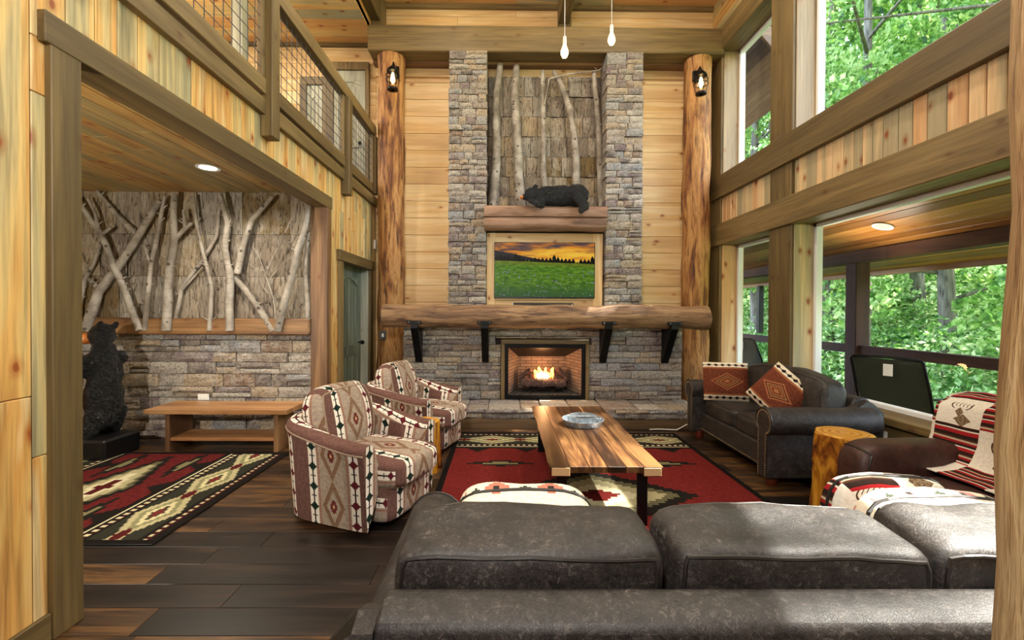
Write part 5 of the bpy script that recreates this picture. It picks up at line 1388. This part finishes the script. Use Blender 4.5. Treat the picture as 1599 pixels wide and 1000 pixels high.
# ------------------------------------------------ woods outside
def gz(x, y): return -1.5 + .30 * max(0, x - 7) + .1 * max(0, y - 12) + .25 * mn.noise(Vector((x * .2, y * .2, 0)))
gr = struct(G().grid(lambda u, v: (5.3 + 50 * u, -20 + 75 * v, gz(5.3 + 50 * u, -20 + 75 * v)), 50, 60).ob('ground', M['ground'], None, True), 'wooded slope outside')
gr['kind'] = 'structure'
rng = random.Random(11)
def leaf(vs, fs, c, s):
    a = Vector((rng.gauss(0, 1), rng.gauss(0, 1), rng.gauss(0, .7))).normalized(); b = a.cross(Vector((rng.gauss(0, 1), rng.gauss(0, 1), rng.gauss(0, 1)))).normalized()
    c = Vector(c); o = len(vs)
    vs += [c - a * s, c + b * s * .55, c + a * s, c - b * s * .55]; fs.append((o, o + 1, o + 2, o + 3))
def foliage_mesh(name, blobs, n, s, mat):
    vs = []; fs = []
    tot = sum(b[3] ** 2 for b in blobs)
    for (x, y, z, r) in blobs:
        for _ in range(int(n * r * r / tot)):
            d = Vector((rng.gauss(0, 1), rng.gauss(0, 1), rng.gauss(0, .8))).normalized() * r * (rng.uniform(.25, 1) ** .5)
            leaf(vs, fs, (x + d.x, y + d.y, z + d.z * .6), s * rng.uniform(.6, 1.3))
    me = bpy.data.meshes.new(name); me.from_pydata(vs, [], fs); me.materials.append(mat); return me
crowns = []
for q in range(3):
    bl_ = [(rng.gauss(0, 1.5), rng.gauss(0, 1.5), rng.uniform(-3.6, 2.6), rng.uniform(.5, 1.05)) for _ in range(34)]
    crowns.append((foliage_mesh('foliage', bl_, 8000, .085, M['leaf']), bl_))
def tree(x, y, h, r, q, label, sc=1.0):
    zb = gz(x, y); t = thing('forest_tree', label, 'tree', (x, y, zb), rng.uniform(0, 6), 'trees outside the windows')
    n = 14; pts = [(mn.noise(Vector((k * .4, x, y))) * .12, mn.noise(Vector((k * .4, y, x))) * .12, h * k / n) for k in range(n + 1)]
    G().tube(pts, [r * (1 - .6 * k / n) + (.06 if k == 0 else 0) for k in range(n + 1)], 10, nz=.15).ob('trunk', M['trunk'], t, 50)
    me, bl_ = crowns[q]; f = bpy.data.objects.new('foliage', me); C.objects.link(f); f.parent = t; f.location = (0, 0, h * .72); f.scale = (sc, sc, sc * h / 9); f['kind'] = 'stuff'
    g = G()
    for (bx_, by_, bz_, br_) in bl_[:12]:
        z0 = h * .72 + bz_ * sc * h / 9 - .6
        if z0 < .8: continue
        g.tube([(0, 0, min(z0, h * .97)), (bx_ * sc * .5, by_ * sc * .5, z0 + .3), (bx_ * sc, by_ * sc, z0 + .6)], [r * .3, r * .2, r * .08], 6)
    g.ob('limb', M['trunk'], t, True, kind='stuff')
TREES = [(10.5, -2.2, 21, .2, 0, 'added tall tree beyond the near end of the large windows, blocking sun'), (11.5, 8.0, 21, .2, 1, 'added unseen tall tree outside the large upper window, blocking sun'), (9.0, 11.1, 12, .16, 0, 'tall grey-trunked tree close outside the large upper window'), (11.2, 15.4, 13, .2, 1, 'tree behind the near one in the large upper window'), (10.2, 7.2, 11, .13, 2, 'slim tree at the right end of the large lower window'),  # first two trees are unseen, added to block part of the sun
 (11.5, 11.5, 12, .2, 0, 'tree in the middle distance behind the porch post'), (9.3, 16.5, 12, .18, 2, 'tree seen through the far small windows'), (12, 20, 14, .2, 1, 'distant tree beyond the far small window'),
 (13.5, 14.5, 14, .2, 2, 'distant tree behind the large window, left of its middle'), (14, 9, 13, .2, 1, 'distant tree behind the large window at its right'), (17, 18, 14, .22, 0, 'farther tree up the slope behind the large window'),
 (18, 13, 14, .22, 2, 'farther tree up the slope at the right'), (12.2, 21.5, 13, .18, 0, 'leafy tree at the left edge of the small window'), (16, 24, 14, .2, 1, 'farthest tree up the slope on the left'), (21, 22, 15, .2, 2, 'farthest tree up the slope in the middle'), (22, 15, 15, .2, 0, 'farthest tree up the slope on the right'),
 (10.4, 21.0, 12, .16, 1, 'narrow tree in line with the small far windows'), (13, 27, 14, .2, 2, 'remote tree behind the small far windows')]
for k, (x, y, h, r, q, lb) in enumerate(TREES): tree(x, y, h, r, q, lb, .9 if h > 20 else 1.05 + .3 * (x > 10))
tree(10.8, 2.65, 21, .14, 1, 'added slender tree right of the frame, splitting up the sunlight', .28)  # added out of view, its crown parts the sun patches on sofa and table
tree(10.3, 1.0, 21, .14, 2, 'added slender tree level with the foreground sofa, shading it', .27)  # unseen, added so its crown keeps some sun off the sofa
tree(11.0, 5.15, 21, .14, 2, 'added slender tree with a small high crown, shading the coffee table', .4)  # unseen, added to shade the far end of the table
vs = []; fs = []
for _ in range(900):
    x = rng.uniform(6.3, 30); y = rng.uniform(x * .72 if rng.random() < .8 else x * 1.2, x * 2.0 + 4); y = rng.uniform(x * .6, x * 1.9 + 3)
    rr_ = rng.uniform(.35, .9) * (1 + x * .03); hh = rng.uniform(.3, 1.3)
    for _ in range(110):
        d = Vector((rng.gauss(0, 1), rng.gauss(0, 1), rng.gauss(0, 1))).normalized() * rr_
        leaf(vs, fs, (x + d.x, y + d.y, gz(x, y) + hh + d.z * .8), rng.uniform(.035, .07) * (1 + x * .06))
me = bpy.data.meshes.new('undergrowth'); me.from_pydata(vs, [], fs); me.materials.append(M['leaf2'])
o = bpy.data.objects.new('undergrowth', me); C.objects.link(o); tag(o, 'bright green undergrowth covering the slope beyond the porch railing', 'foliage', kind='stuff')
